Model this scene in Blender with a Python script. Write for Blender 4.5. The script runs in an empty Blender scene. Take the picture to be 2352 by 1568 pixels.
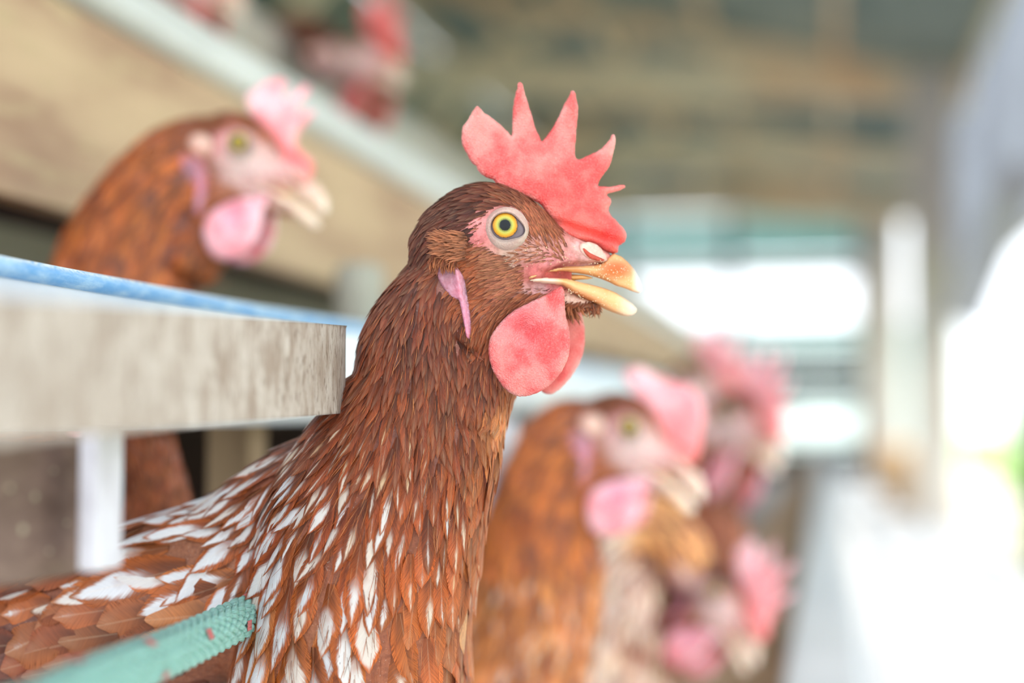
import bpy, bmesh, math, random
import numpy as np
from mathutils import Vector, Matrix, geometry
from mathutils.bvhtree import BVHTree
random.seed(7); rng = np.random.default_rng(7)
S = bpy.context.scene
COL = S.collection

# ---------------------------------------------------------------- camera
F = 3267.0; W0, H0 = 2352.0, 1568.0
CAM = np.array([0.0, 0.0, 0.83])
YAW = math.radians(12.47); PIT = math.radians(3.15)
cam = bpy.data.cameras.new('camera'); camo = bpy.data.objects.new('camera', cam); COL.objects.link(camo)
camo.location = CAM; camo.rotation_euler = (math.pi/2+PIT, 0, YAW)
cam.sensor_width = 36.0; cam.lens = F/W0*36.0
cam.clip_start = 0.01; cam.clip_end = 500
cam.dof.use_dof = True; cam.dof.focus_distance = 0.484; cam.dof.aperture_fstop = 3.0
cam.dof.aperture_blades = 0
S.camera = camo
_R = np.array(camo.rotation_euler.to_matrix())
RIGHT, UP, FWD = _R[:, 0], _R[:, 1], -_R[:, 2]

# ---------------------------------------------------------------- world, sun, exposure
wd = bpy.data.worlds.new('world'); S.world = wd; wd.use_nodes = True
bg = wd.node_tree.nodes['Background']
bg.inputs[0].default_value = (0.88, 0.94, 1.0, 1); bg.inputs[1].default_value = 1.55
sun = bpy.data.lights.new('sun', 'SUN'); suno = bpy.data.objects.new('sun', sun); COL.objects.link(suno)
sun.energy = 3.1; sun.angle = math.radians(2.0); sun.color = (1.0, 0.95, 0.86)
_sd = Vector((-1.0, 0.30, -1.45)).normalized()
suno.rotation_euler = _sd.to_track_quat('-Z', 'Y').to_euler()
suno.location = (4, -1, 6)
S.view_settings.view_transform = 'Standard'; S.view_settings.look = 'None'
S.view_settings.gamma = 1.0; S.view_settings.use_curve_mapping = False
S.view_settings.exposure = 0.96
try:
    S.cycles.use_denoising = True
    S.cycles.max_bounces = 8; S.cycles.diffuse_bounces = 4; S.cycles.transparent_max_bounces = 8
    S.cycles.caustics_reflective = False; S.cycles.caustics_refractive = False
    S.cycles.sample_clamp_indirect = 6.0
except Exception:
    pass

def P(u, v, d):
    """world point seen at photograph pixel (u, v) and lying d metres along the view axis"""
    return CAM + d*(RIGHT*((u-1176)/F) + UP*((784-v)/F) + FWD)

def lin(r, g, b):
    f = lambda c: (c/255/12.92) if c/255 <= 0.04045 else ((c/255+0.055)/1.055)**2.4
    return (f(r), f(g), f(b))

# ---------------------------------------------------------------- object helpers
def tag(o, label=None, cat=None, group=None, kind=None):
    if label: o['label'] = label
    if cat: o['category'] = cat
    if group: o['group'] = group
    if kind: o['kind'] = kind
    return o
def empty(name, loc, label=None, cat=None, group=None, kind=None):
    o = bpy.data.objects.new(name, None); COL.objects.link(o); o.location = tuple(loc)
    o.empty_display_size = 0.02
    return tag(o, label, cat, group, kind)
def add_mesh(name, V, Fc, m, parent=None, smooth=True, origin=None):
    V = np.asarray(V, float)
    if parent is not None: org = np.array(parent_world(parent))
    else: org = V.mean(0) if origin is None else np.array(origin)
    me = bpy.data.meshes.new(name)
    me.from_pydata((V-org).tolist() if len(V) < 3000 else list(map(tuple, V-org)), [], [tuple(f) for f in Fc])
    if m: me.materials.append(m)
    if smooth: me.polygons.foreach_set('use_smooth', [True]*len(me.polygons))
    me.update()
    o = bpy.data.objects.new(name, me); COL.objects.link(o)
    if parent is not None: o.parent = parent
    else: o.location = tuple(org)
    return o
def parent_world(p):
    l = Vector((0, 0, 0)); q = p
    while q is not None:
        l += q.location; q = q.parent
    return l
def vcol(me, name, arr):
    a = me.color_attributes.new(name, 'FLOAT_COLOR', 'POINT')
    arr = np.asarray(arr, float)
    if arr.shape[1] == 3: arr = np.hstack([arr, np.ones((len(arr), 1))])
    a.data.foreach_set('color', arr.ravel())

def box(x0, x1, y0, y1, z0, z1, bev=0.0, jit=0.0, seg=1):
    """bevelled box with optional lengthwise segments; returns verts, faces"""
    bm = bmesh.new()
    bmesh.ops.create_cube(bm, size=1)
    for v in bm.verts:
        v.co = Vector((x0+(v.co.x+.5)*(x1-x0), y0+(v.co.y+.5)*(y1-y0), z0+(v.co.z+.5)*(z1-z0)))
    if seg > 1:
        ax = int(np.argmax([x1-x0, y1-y0, z1-z0]))
        es = [e for e in bm.edges if abs((e.verts[0].co-e.verts[1].co)[ax]) > 1e-6]
        bmesh.ops.subdivide_edges(bm, edges=es, cuts=seg, use_grid_fill=True)
    if bev > 0:
        es = [e for e in bm.edges if len(e.link_faces) == 2 and e.calc_face_angle(0) > 0.5]
        bmesh.ops.bevel(bm, geom=es, offset=bev, segments=2, affect='EDGES', profile=.6)
    if jit > 0:
        for v in bm.verts:
            n = math.sin(v.co.x*310+v.co.z*170)*math.cos(v.co.y*140+v.co.z*90)+math.sin(v.co.y*61+v.co.x*33)
            v.co += Vector((n*jit*.5, 0, math.sin(v.co.y*83+n)*jit))
    V = [tuple(v.co) for v in bm.verts]; bm.verts.index_update()
    Fc = [[v.index for v in f.verts] for f in bm.faces]
    bm.free(); return V, Fc

def tube(pts, rad, n=12, closed_caps=True):
    pts = np.asarray(pts, float); K = len(pts); rad = np.broadcast_to(np.asarray(rad, float), (K,))
    T = np.gradient(pts, axis=0); T /= np.linalg.norm(T, axis=1)[:, None]
    ref = np.array([0, 0, 1.0]) if abs(T[0][2]) < .9 else np.array([1.0, 0, 0])
    V = []; Fc = []
    for i in range(K):
        a = np.cross(T[i], ref); a /= np.linalg.norm(a); b = np.cross(a, T[i])
        for j in range(n):
            t = 2*math.pi*j/n
            V.append(pts[i]+rad[i]*(a*math.cos(t)+b*math.sin(t)))
    for i in range(K-1):
        for j in range(n):
            Fc.append([i*n+j, i*n+(j+1) % n, (i+1)*n+(j+1) % n, (i+1)*n+j])
    if closed_caps:
        Fc.append(list(range(n))[::-1]); Fc.append([(K-1)*n+j for j in range(n)])
    return np.array(V), Fc

# ---------------------------------------------------------------- materials
def mat(name):
    m = bpy.data.materials.new(name); m.use_nodes = True
    nt = m.node_tree; nt.nodes.clear()
    out = nt.nodes.new('ShaderNodeOutputMaterial'); b = nt.nodes.new('ShaderNodeBsdfPrincipled')
    nt.links.new(b.outputs[0], out.inputs[0])
    return m, nt, b, out
def N(nt, t, **k):
    n = nt.nodes.new(t)
    for a, v in k.items(): setattr(n, a, v)
    return n
def math_n(nt, op, a, b=None, c=None, clamp=False):
    n = nt.nodes.new('ShaderNodeMath'); n.operation = op; n.use_clamp = clamp
    for i, x in enumerate((a, b, c)):
        if x is None: continue
        if isinstance(x, (int, float)): n.inputs[i].default_value = x
        else: nt.links.new(x, n.inputs[i])
    return n.outputs[0]
def maprange(nt, x, a, b, c=0.0, d=1.0, smooth=True):
    n = nt.nodes.new('ShaderNodeMapRange'); n.interpolation_type = 'SMOOTHSTEP' if smooth else 'LINEAR'
    nt.links.new(x, n.inputs[0])
    for i, y in enumerate((a, b, c, d)):
        if isinstance(y, (int, float)): n.inputs[i+1].default_value = y
        else: nt.links.new(y, n.inputs[i+1])
    return n.outputs[0]
def mixc(nt, fac, a, b, mode='MIX'):
    n = nt.nodes.new('ShaderNodeMix'); n.data_type = 'RGBA'; n.blend_type = mode
    for i, x in ((0, fac), (6, a), (7, b)):
        if isinstance(x, (int, float)): n.inputs[i].default_value = x
        elif isinstance(x, tuple): n.inputs[i].default_value = (*x[:3], 1)
        else: nt.links.new(x, n.inputs[i])
    return n.outputs[2]
def noise(nt, vec, scale, detail=4, rough=.55, out=0):
    n = nt.nodes.new('ShaderNodeTexNoise'); n.inputs['Scale'].default_value = scale
    n.inputs['Detail'].default_value = detail; n.inputs['Roughness'].default_value = rough
    if vec is not None: nt.links.new(vec, n.inputs['Vector'])
    return n.outputs[out]
def bump(nt, b, h, strength=.3, dist=.001):
    n = nt.nodes.new('ShaderNodeBump'); n.inputs['Strength'].default_value = strength
    n.inputs['Distance'].default_value = dist
    nt.links.new(h, n.inputs['Height']); nt.links.new(n.outputs[0], b.inputs['Normal'])
def wpos(nt, scale=(1, 1, 1)):
    g = nt.nodes.new('ShaderNodeNewGeometry'); m = nt.nodes.new('ShaderNodeMapping')
    nt.links.new(g.outputs['Position'], m.inputs[0]); m.inputs['Scale'].default_value = scale
    return m.outputs[0]

def surf_mat(name, c1, c2, scale=(8, 8, 8), nscale=1.0, rough=.7, bstr=.3, bdist=.001, c3=None, spec=.3):
    """two-tone noise surface, stretched by scale"""
    m, nt, b, _ = mat(name)
    p = wpos(nt, scale)
    n1 = noise(nt, p, nscale, 6, .6); n2 = noise(nt, p, nscale*4.3, 4, .6)
    c = mixc(nt, maprange(nt, n1, .32, .68), c1, c2)
    if c3: c = mixc(nt, maprange(nt, n2, .52, .7), c, c3)
    nt.links.new(c, b.inputs['Base Color']); b.inputs['Roughness'].default_value = rough
    b.inputs['Specular IOR Level'].default_value = spec
    bump(nt, b, n2, bstr, bdist)
    return m

M = {}
M['grey_wood'] = surf_mat('weathered_grey_wood', lin(200, 188, 180), lin(160, 142, 130), (500, 420, 130), .45, .85, .9, .0006, lin(132, 114, 102))
M['tan_board'] = surf_mat('tan_board_wood', lin(208, 178, 146), lin(172, 138, 114), (14, 4, 22), 1.0, .8, .2, .001, lin(196, 170, 136))
M['brown_wood'] = surf_mat('brown_wood', lin(136, 112, 104), lin(112, 90, 82), (40, 30, 60), 1.0, .85, .3, .001, lin(142, 118, 108))
M['dark_wood'] = surf_mat('dark_wood', lin(74, 52, 40), lin(50, 36, 30), (12, 5, 12), 1.0, .9)
M['post_wood'] = surf_mat('post_wood', lin(150, 128, 100), lin(112, 92, 70), (20, 20, 5), 1.0, .85)
M['greygreen_wood'] = surf_mat('grey_green_wood', lin(168, 166, 154), lin(138, 134, 122), (10, 3, 20), 1.0, .85)
M['beam_wood'] = surf_mat('roof_beam_wood', lin(242, 232, 204), lin(244, 206, 166), (1, .6, 1), .9, .85)
M['roof'] = surf_mat('roof_sheet', lin(158, 166, 156), lin(98, 118, 118), (.8, .3, .8), 1.0, .7)
M['concrete'] = surf_mat('aisle_concrete', lin(204, 205, 206), lin(138, 146, 156), (7, .16, 1), 1.0, .75, .1)
M['pillar'] = surf_mat('pillar_concrete', lin(206, 200, 192), lin(180, 172, 166), (3, 3, 1), 1.0, .85)
M['brace'] = surf_mat('brace_timber', lin(172, 172, 180), lin(140, 138, 144), (3, 3, 2), 1.0, .8)
M['dark_wall'] = surf_mat('end_wall_board', lin(100, 104, 106), lin(76, 80, 84), (1, 1, 3), 1.0, .85)
M['teal_sheet'] = surf_mat('pale_teal_sheet', lin(176, 208, 206), lin(160, 196, 192), (2, 2, 2), 1.0, .6)
def net_mat(name='pale_teal_netting', ca=lin(190, 216, 216), cb=lin(172, 204, 202)):
    m, nt, b, out = mat(name); n1 = noise(nt, wpos(nt, (2, 2, 2)), 1, 4)
    c = mixc(nt, maprange(nt, n1, .35, .65), ca, cb); nt.links.new(c, b.inputs['Base Color']); b.inputs['Roughness'].default_value = .7
    tr = N(nt, 'ShaderNodeBsdfTranslucent'); nt.links.new(c, tr.inputs[0]); mx = N(nt, 'ShaderNodeMixShader'); mx.inputs[0].default_value = .6
    nt.links.new(b.outputs[0], mx.inputs[1]); nt.links.new(tr.outputs[0], mx.inputs[2]); nt.links.new(mx.outputs[0], out.inputs[0]); return m
M['teal_sheet'] = net_mat()
M['curtain'] = net_mat('side_curtain_cloth', lin(150, 154, 168), lin(122, 124, 136))
M['pale_sheet'] = surf_mat('pale_sheet', lin(232, 246, 248), lin(216, 236, 238), (2, 2, 2), 1.0, .6)
M['white_pvc'] = surf_mat('white_pvc', lin(222, 222, 222), lin(206, 206, 206), (30, 8, 30), 1.0, .45, .1, .0004)
M['white_rail'] = surf_mat('white_painted_rail', lin(238, 240, 240), lin(226, 230, 232), (10, 2, 10), 1.0, .5, .1)
M['grey_pvc'] = surf_mat('dusty_grey_pvc', lin(198, 192, 184), lin(178, 170, 162), (30, 6, 30), 1.0, .6, .1, .0004)
M['white_strip'] = surf_mat('white_strip', lin(222, 220, 230), lin(200, 196, 206), (120, 120, 40), 1.0, .7, .2, .0004)
M['spot'] = surf_mat('pale_spot', lin(196, 184, 160), lin(176, 164, 144), (300, 300, 300), 1.0, .8)
M['pale_wall'] = surf_mat('pale_shed_wall', lin(196, 196, 184), lin(184, 188, 178), (1, 1, 1), 1.0, .8)
M['blue_roof'] = surf_mat('light_blue_roof', lin(150, 178, 204), lin(136, 166, 196), (1, 1, 1), 1.0, .6)
M['soil'] = surf_mat('outside_ground', lin(214, 206, 190), lin(196, 190, 172), (2, 2, 2), 1.0, .9)
M['grass'] = surf_mat('grass_field', lin(150, 176, 104), lin(120, 150, 84), (1, 1, 1), 1.0, .9)
M['leaf'] = surf_mat('shrub_leaf', lin(118, 168, 88), lin(84, 140, 76), (12, 12, 12), 1.0, .6)
M['sack'] = surf_mat('sack', lin(206, 176, 140), lin(186, 150, 114), (10, 10, 10), 1.0, .8)

def blue_pvc():
    m, nt, b, _ = mat('blue_pvc')
    p = wpos(nt, (200, 60, 200)); n1 = noise(nt, p, 1, 6, .65); n2 = noise(nt, wpos(nt, (900, 500, 900)), 1, 3)
    c = mixc(nt, maprange(nt, n1, .35, .7), lin(104, 160, 212), lin(164, 198, 226))
    g = nt.nodes.new('ShaderNodeNewGeometry'); sx = nt.nodes.new('ShaderNodeSeparateXYZ')
    nt.links.new(g.outputs['Normal'], sx.inputs[0])
    dust = math_n(nt, 'MULTIPLY', maprange(nt, sx.outputs[2], .2, .9), maprange(nt, n2, .3, .6))
    c = mixc(nt, dust, c, lin(218, 222, 218))
    nt.links.new(c, b.inputs['Base Color']); b.inputs['Roughness'].default_value = .45
    bump(nt, b, n2, .35, .0006)
    return m
M['blue_pvc'] = blue_pvc()
M['trough_face'] = surf_mat('trough_face', lin(238, 241, 244), lin(220, 229, 238), (80, 16, 80), 1.0, .5, .1, .0004)

def feather_mat():
    m, nt, b, out = mat('feather')
    a1 = N(nt, 'ShaderNodeAttribute', attribute_name='fcol'); a2 = N(nt, 'ShaderNodeAttribute', attribute_name='fpar')
    s2 = N(nt, 'ShaderNodeSeparateColor'); nt.links.new(a2.outputs['Color'], s2.inputs[0])
    uvn = N(nt, 'ShaderNodeUVMap', uv_map='uv'); s = N(nt, 'ShaderNodeSeparateXYZ'); nt.links.new(uvn.outputs[0], s.inputs[0])
    x, v = s.outputs[0], s.outputs[1]
    u = math_n(nt, 'ABSOLUTE', math_n(nt, 'SUBTRACT', math_n(nt, 'MULTIPLY', x, 2), 1))
    rnd = s2.outputs[0]; wamt = a1.outputs['Alpha']; cream = s2.outputs[1]; big = s2.outputs[2]
    bc = math_n(nt, 'SUBTRACT', v, math_n(nt, 'MULTIPLY', u, .28))
    cv = N(nt, 'ShaderNodeCombineXYZ')
    nt.links.new(math_n(nt, 'MULTIPLY', x, 2.2), cv.inputs[0]); nt.links.new(math_n(nt, 'MULTIPLY', bc, 52), cv.inputs[1])
    nt.links.new(math_n(nt, 'MULTIPLY', rnd, 57), cv.inputs[2])
    nb = noise(nt, cv.outputs[0], 1.0, 3, .6)
    cv2 = N(nt, 'ShaderNodeCombineXYZ'); nt.links.new(math_n(nt, 'MULTIPLY', x, 2), cv2.inputs[0])
    nt.links.new(math_n(nt, 'MULTIPLY', v, 3), cv2.inputs[1]); nt.links.new(math_n(nt, 'MULTIPLY', rnd, 91), cv2.inputs[2])
    ns = noise(nt, cv2.outputs[0], 1.0, 2, .5)
    base = a1.outputs['Color']
    rnd_t = a2.outputs['Alpha']
    dark = mixc(nt, 1.0, base, (.50, .42, .40), 'MULTIPLY')
    lite = mixc(nt, 1.0, base, (1.6, 1.36, 1.1), 'MULTIPLY')
    con = math_n(nt, 'SUBTRACT', 1.0, math_n(nt, 'MULTIPLY', rnd_t, .7))
    c = mixc(nt, math_n(nt, 'ADD', .5, math_n(nt, 'MULTIPLY', math_n(nt, 'SUBTRACT', maprange(nt, nb, .3, .7), .5), con)), dark, lite)
    # darker towards the root, paler soft core
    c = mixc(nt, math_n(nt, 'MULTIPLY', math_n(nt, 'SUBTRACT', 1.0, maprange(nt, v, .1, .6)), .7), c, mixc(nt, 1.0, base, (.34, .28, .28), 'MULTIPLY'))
    c = mixc(nt, math_n(nt, 'MULTIPLY', math_n(nt, 'MULTIPLY', math_n(nt, 'SUBTRACT', 1.0, maprange(nt, u, .2, .8)), maprange(nt, v, .5, .9)), .35), c, mixc(nt, .5, base, lin(206, 160, 128)))
    # rust-orange rim, duller core
    rim = math_n(nt, 'MULTIPLY', maprange(nt, u, .45, .95), .55)
    c = mixc(nt, rim, c, mixc(nt, math_n(nt, 'MULTIPLY', wamt, .5), mixc(nt, 1.0, base, (1.6, 1.3, .95), 'MULTIPLY'), lin(204, 108, 34)))
    # white centre
    uj = math_n(nt, 'ADD', u, math_n(nt, 'MULTIPLY', math_n(nt, 'SUBTRACT', nb, .5), .55))
    uj = math_n(nt, 'ADD', uj, math_n(nt, 'MULTIPLY', math_n(nt, 'SUBTRACT', ns, .5), .7))
    tap = math_n(nt, 'SUBTRACT', 1.0, math_n(nt, 'MULTIPLY', math_n(nt, 'POWER', math_n(nt, 'ABSOLUTE', math_n(nt, 'SUBTRACT', v, .66)), 1.6), 2.6))
    edge = math_n(nt, 'MULTIPLY', math_n(nt, 'MULTIPLY', wamt, .80), tap)
    wm = math_n(nt, 'SUBTRACT', 1.0, maprange(nt, uj, math_n(nt, 'SUBTRACT', edge, .26), math_n(nt, 'ADD', edge, .04)))
    v0 = math_n(nt, 'SUBTRACT', .66, math_n(nt, 'MULTIPLY', wamt, .42))
    vj = math_n(nt, 'ADD', v, math_n(nt, 'MULTIPLY', math_n(nt, 'SUBTRACT', ns, .5), .5))
    wm = math_n(nt, 'MULTIPLY', wm, maprange(nt, vj, math_n(nt, 'SUBTRACT', v0, .12), math_n(nt, 'ADD', v0, .24)))
    wm = math_n(nt, 'MULTIPLY', wm, math_n(nt, 'SUBTRACT', 1.0, maprange(nt, v, .88, .985)))
    wm = math_n(nt, 'MULTIPLY', wm, maprange(nt, wamt, .03, .15))
    wc = mixc(nt, cream, lin(228, 228, 232), lin(226, 190, 146))
    wc = mixc(nt, math_n(nt, 'MULTIPLY', maprange(nt, nb, .3, .6), .35), wc, mixc(nt, 1.0, wc, (.72, .74, .80), 'MULTIPLY'))
    c = mixc(nt, wm, c, wc)
    sh = math_n(nt, 'SUBTRACT', 1.0, maprange(nt, u, .02, .07))
    c = mixc(nt, math_n(nt, 'MULTIPLY', math_n(nt, 'MULTIPLY', sh, big), .22), c, mixc(nt, .5, c, lin(236, 210, 180)))
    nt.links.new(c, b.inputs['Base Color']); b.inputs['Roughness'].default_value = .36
    b.inputs['Specular IOR Level'].default_value = .38
    try:
        b.inputs['Sheen Weight'].default_value = .04; b.inputs['Sheen Roughness'].default_value = .4
    except Exception: pass
    bump(nt, b, nb, .5, .0004)
    tr = N(nt, 'ShaderNodeBsdfTranslucent'); nt.links.new(c, tr.inputs[0])
    # barbs part towards the rim: gaps between them
    gap = math_n(nt, 'MULTIPLY', maprange(nt, math_n(nt, 'ADD', u, math_n(nt, 'MULTIPLY', v, .25)), .72, 1.2),
                 math_n(nt, 'SUBTRACT', 1.0, maprange(nt, nb, .40, .52)))
    gap = math_n(nt, 'MULTIPLY', gap, s2.outputs[2])
    gap = math_n(nt, 'MULTIPLY', gap, math_n(nt, 'SUBTRACT', 1.0, wm))
    mx = N(nt, 'ShaderNodeMixShader'); mx.inputs[0].default_value = .18
    nt.links.new(b.outputs[0], mx.inputs[1]); nt.links.new(tr.outputs[0], mx.inputs[2])
    tp = N(nt, 'ShaderNodeBsdfTransparent'); mx2 = N(nt, 'ShaderNodeMixShader')
    nt.links.new(gap, mx2.inputs[0]); nt.links.new(mx.outputs[0], mx2.inputs[1]); nt.links.new(tp.outputs[0], mx2.inputs[2])
    nt.links.new(mx2.outputs[0], out.inputs[0])
    return m
M['feather'] = feather_mat()

def flesh(name, c1, c2, c3, sss=.35, nsc=900, rough=.5, bstr=.5, attr=None):
    m, nt, b, _ = mat(name)
    p = wpos(nt, (1, 1, 1))
    n0 = noise(nt, p, 95, 3, .5); n1 = noise(nt, p, nsc, 4, .6)
    vo = N(nt, 'ShaderNodeTexVoronoi'); vo.inputs['Scale'].default_value = nsc*1.2; nt.links.new(p, vo.inputs['Vector'])
    c = mixc(nt, maprange(nt, n0, .35, .65), c1, c2)
    c = mixc(nt, math_n(nt, 'MULTIPLY', maprange(nt, n1, .42, .8), .35), c, c3)
    if attr:
        a = N(nt, 'ShaderNodeAttribute', attribute_name=attr)
        c = mixc(nt, 1.0, c, a.outputs['Color'], 'MULTIPLY')
    nt.links.new(c, b.inputs['Base Color']); b.inputs['Roughness'].default_value = rough
    b.inputs['Subsurface Weight'].default_value = sss
    b.inputs['Subsurface Radius'].default_value = (1.0, .32, .22); b.inputs['Subsurface Scale'].default_value = .004
    h = math_n(nt, 'ADD', vo.outputs['Distance'], n1)
    bump(nt, b, h, bstr, .0006)
    return m
M['comb'] = flesh('comb_flesh', lin(228, 84, 84), lin(244, 142, 136), lin(254, 178, 170), .4, 1500, .5, .8, 'tint')
M['comb_backlit_tone'] = flesh('comb_flesh_backlit_tone', lin(248, 150, 158), lin(254, 196, 204), lin(255, 218, 224), .4, 900, .5, .4, 'tint')  # lighter comb copy: backlight through the flesh put into the colour
M['lobe'] = flesh('earlobe_flesh', lin(180, 132, 148), lin(196, 118, 134), lin(226, 182, 198), .3, 700, .5, .4, 'tint')
M['lid'] = flesh('eyelid_flesh', lin(190, 170, 158), lin(172, 142, 134), lin(214, 196, 184), .2, 1400, .45, .25, 'tint')

def skin_mat():
    m, nt, b, _ = mat('hen_skin')
    p = wpos(nt); a = N(nt, 'ShaderNodeAttribute', attribute_name='skin')
    n1 = noise(nt, p, 500, 4, .6); n2 = noise(nt, p, 1500, 3, .6)
    c = mixc(nt, maprange(nt, n1, .35, .7), a.outputs['Color'], mixc(nt, 1.0, a.outputs['Color'], (.66, .58, .56), 'MULTIPLY'))
    c = mixc(nt, maprange(nt, n2, .62, .75), c, mixc(nt, .35, c, lin(240, 220, 200)))
    nt.links.new(c, b.inputs['Base Color']); b.inputs['Roughness'].default_value = .55
    b.inputs['Subsurface Weight'].default_value = .15; b.inputs['Subsurface Scale'].default_value = .003
    bump(nt, b, n1, .7, .0007)
    return m
M['skin'] = skin_mat()

def beak_mat():
    m, nt, b, _ = mat('beak_horn')
    p = wpos(nt); a = N(nt, 'ShaderNodeAttribute', attribute_name='tint')
    n1 = noise(nt, p, 260, 4, .6); n2 = noise(nt, p, 1300, 3, .6)
    c = mixc(nt, math_n(nt, 'MULTIPLY', maprange(nt, n1, .5, .8), .35), a.outputs['Color'], lin(196, 120, 60))
    c = mixc(nt, math_n(nt, 'MULTIPLY', maprange(nt, n2, .62, .72), .5), c, lin(250, 232, 206))
    nt.links.new(c, b.inputs['Base Color']); b.inputs['Roughness'].default_value = .33
    b.inputs['Subsurface Weight'].default_value = .25; b.inputs['Subsurface Scale'].default_value = .003
    bump(nt, b, n2, .18, .0004)
    return m
M['beak'] = beak_mat()
def plain(name, c, rough=.5, sss=0):
    m, nt, b, _ = mat(name)
    n1 = noise(nt, wpos(nt), 700, 3)
    cc = mixc(nt, maprange(nt, n1, .3, .7), c, tuple(x*.8 for x in c))
    nt.links.new(cc, b.inputs['Base Color']); b.inputs['Roughness'].default_value = rough
    if sss: b.inputs['Subsurface Weight'].default_value = sss; b.inputs['Subsurface Scale'].default_value = .003
    return m
M['mouth'] = plain('mouth_lining', lin(176, 62, 58), .35)
M['slit'] = plain('nostril_slit', lin(186, 66, 44), .5)
M['cere'] = flesh('nostril_flap', lin(226, 188, 172), lin(218, 164, 150), lin(250, 232, 222), .2, 1200, .5, .3)
M['crumb'] = plain('feed_crumb', lin(238, 214, 176), .7)
def eye_mat():
    m, nt, b, _ = mat('eyeball')
    uvn = N(nt, 'ShaderNodeUVMap', uv_map='uv'); s = N(nt, 'ShaderNodeSeparateXYZ'); nt.links.new(uvn.outputs[0], s.inputs[0])
    cx = math_n(nt, 'SUBTRACT', s.outputs[0], .5); cy = math_n(nt, 'SUBTRACT', s.outputs[1], .5)
    r = math_n(nt, 'SQRT', math_n(nt, 'ADD', math_n(nt, 'POWER', cx, 2), math_n(nt, 'POWER', cy, 2)))
    ang = math_n(nt, 'ARCTAN2', cy, cx)
    cv = N(nt, 'ShaderNodeCombineXYZ'); nt.links.new(math_n(nt, 'COSINE', ang), cv.inputs[0]); nt.links.new(math_n(nt, 'SINE', ang), cv.inputs[1])
    nt.links.new(math_n(nt, 'MULTIPLY', r, 3), cv.inputs[2]); nz = noise(nt, cv.outputs[0], 9, 3)
    rj = math_n(nt, 'ADD', r, math_n(nt, 'MULTIPLY', math_n(nt, 'SUBTRACT', nz, .5), .05))
    cr = N(nt, 'ShaderNodeValToRGB'); nt.links.new(math_n(nt, 'MULTIPLY', rj, 2), cr.inputs[0])
    e = cr.color_ramp.elements
    stops = [(0, (12, 16, 20)), (.265, (14, 20, 26)), (.31, (120, 124, 60)), (.40, (178, 176, 84)), (.50, (196, 162, 48)), (.61, (190, 122, 34)), (.655, (70, 58, 48)), (.70, (104, 90, 98)), (1.0, (128, 114, 124))]
    while len(e) < len(stops): e.new(.5)
    for q, (pp, c) in zip(e, stops): q.position = pp; q.color = (*lin(*c), 1)
    nt.links.new(cr.outputs[0], b.inputs['Base Color']); b.inputs['Roughness'].default_value = .25
    b.inputs['Specular IOR Level'].default_value = .15; b.inputs['Coat Weight'].default_value = .35; b.inputs['Coat Roughness'].default_value = .02; b.inputs['Coat IOR'].default_value = 1.33
    return m
M['eye'] = eye_mat()
def rope_mat(name, c1, c2):
    m, nt, b, _ = mat(name)
    uvn = N(nt, 'ShaderNodeUVMap', uv_map='uv'); s = N(nt, 'ShaderNodeMapping'); s.inputs['Scale'].default_value = (1, 14, 1)
    nt.links.new(uvn.outputs[0], s.inputs[0]); n1 = noise(nt, s.outputs[0], 2.0, 3)
    n2 = noise(nt, wpos(nt), 120, 3)
    c = mixc(nt, maprange(nt, n1, .3, .7), c1, c2)
    c = mixc(nt, math_n(nt, 'MULTIPLY', maprange(nt, n2, .4, .7), .4), c, mixc(nt, 1.0, c, (1.25, 1.25, 1.3), 'MULTIPLY'))
    nt.links.new(c, b.inputs['Base Color']); b.inputs['Roughness'].default_value = .4
    b.inputs['Subsurface Weight'].default_value = .1; b.inputs['Subsurface Scale'].default_value = .002
    bump(nt, b, n1, .8, .0005)
    return m
M['rope'] = rope_mat('rope_fibre_teal', lin(122, 180, 168), lin(170, 212, 204))
M['rope_pink'] = rope_mat('rope_fibre_pink', lin(226, 112, 110), lin(240, 150, 150))
M['rope_core'] = plain('rope_core', lin(52, 110, 92), .8)

#@@STRUCTURE@@
# ---------------------------------------------------------------- the shed
def lane_box(name, x0, x1, y0, y1, z0, z1, m, bev=.002, parent=None, jit=0, seg=1, **kw):
    V, Fc = box(x0, x1, y0, y1, z0, z1, bev, jit, seg)
    o = add_mesh(name, V, Fc, m, parent, smooth=False)
    tag(o, kw.get('label'), kw.get('cat'), kw.get('group'), kw.get('kind'))
    return o
def yz(px, X):
    """forward distance Y at which lateral offset X shows at pixel column px (lane frame)"""
    return -X*F/(1900-px)

# floor and the ground outside
fl = lane_box('floor', -4.5, 1.06, -2.5, 22, -.12, 0, M['concrete'], 0.01, kind='structure')
V, Fc = box(-60, 90, -40, 120, -.5, -.14); g = add_mesh('outside_ground', V, Fc, M['soil'], smooth=False); tag(g, kind='structure')
V, Fc = box(2.6, 60, -10, 100, -.16, -.10); g = add_mesh('grass_strip', V, Fc, M['grass'], smooth=False); tag(g, kind='structure')

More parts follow.
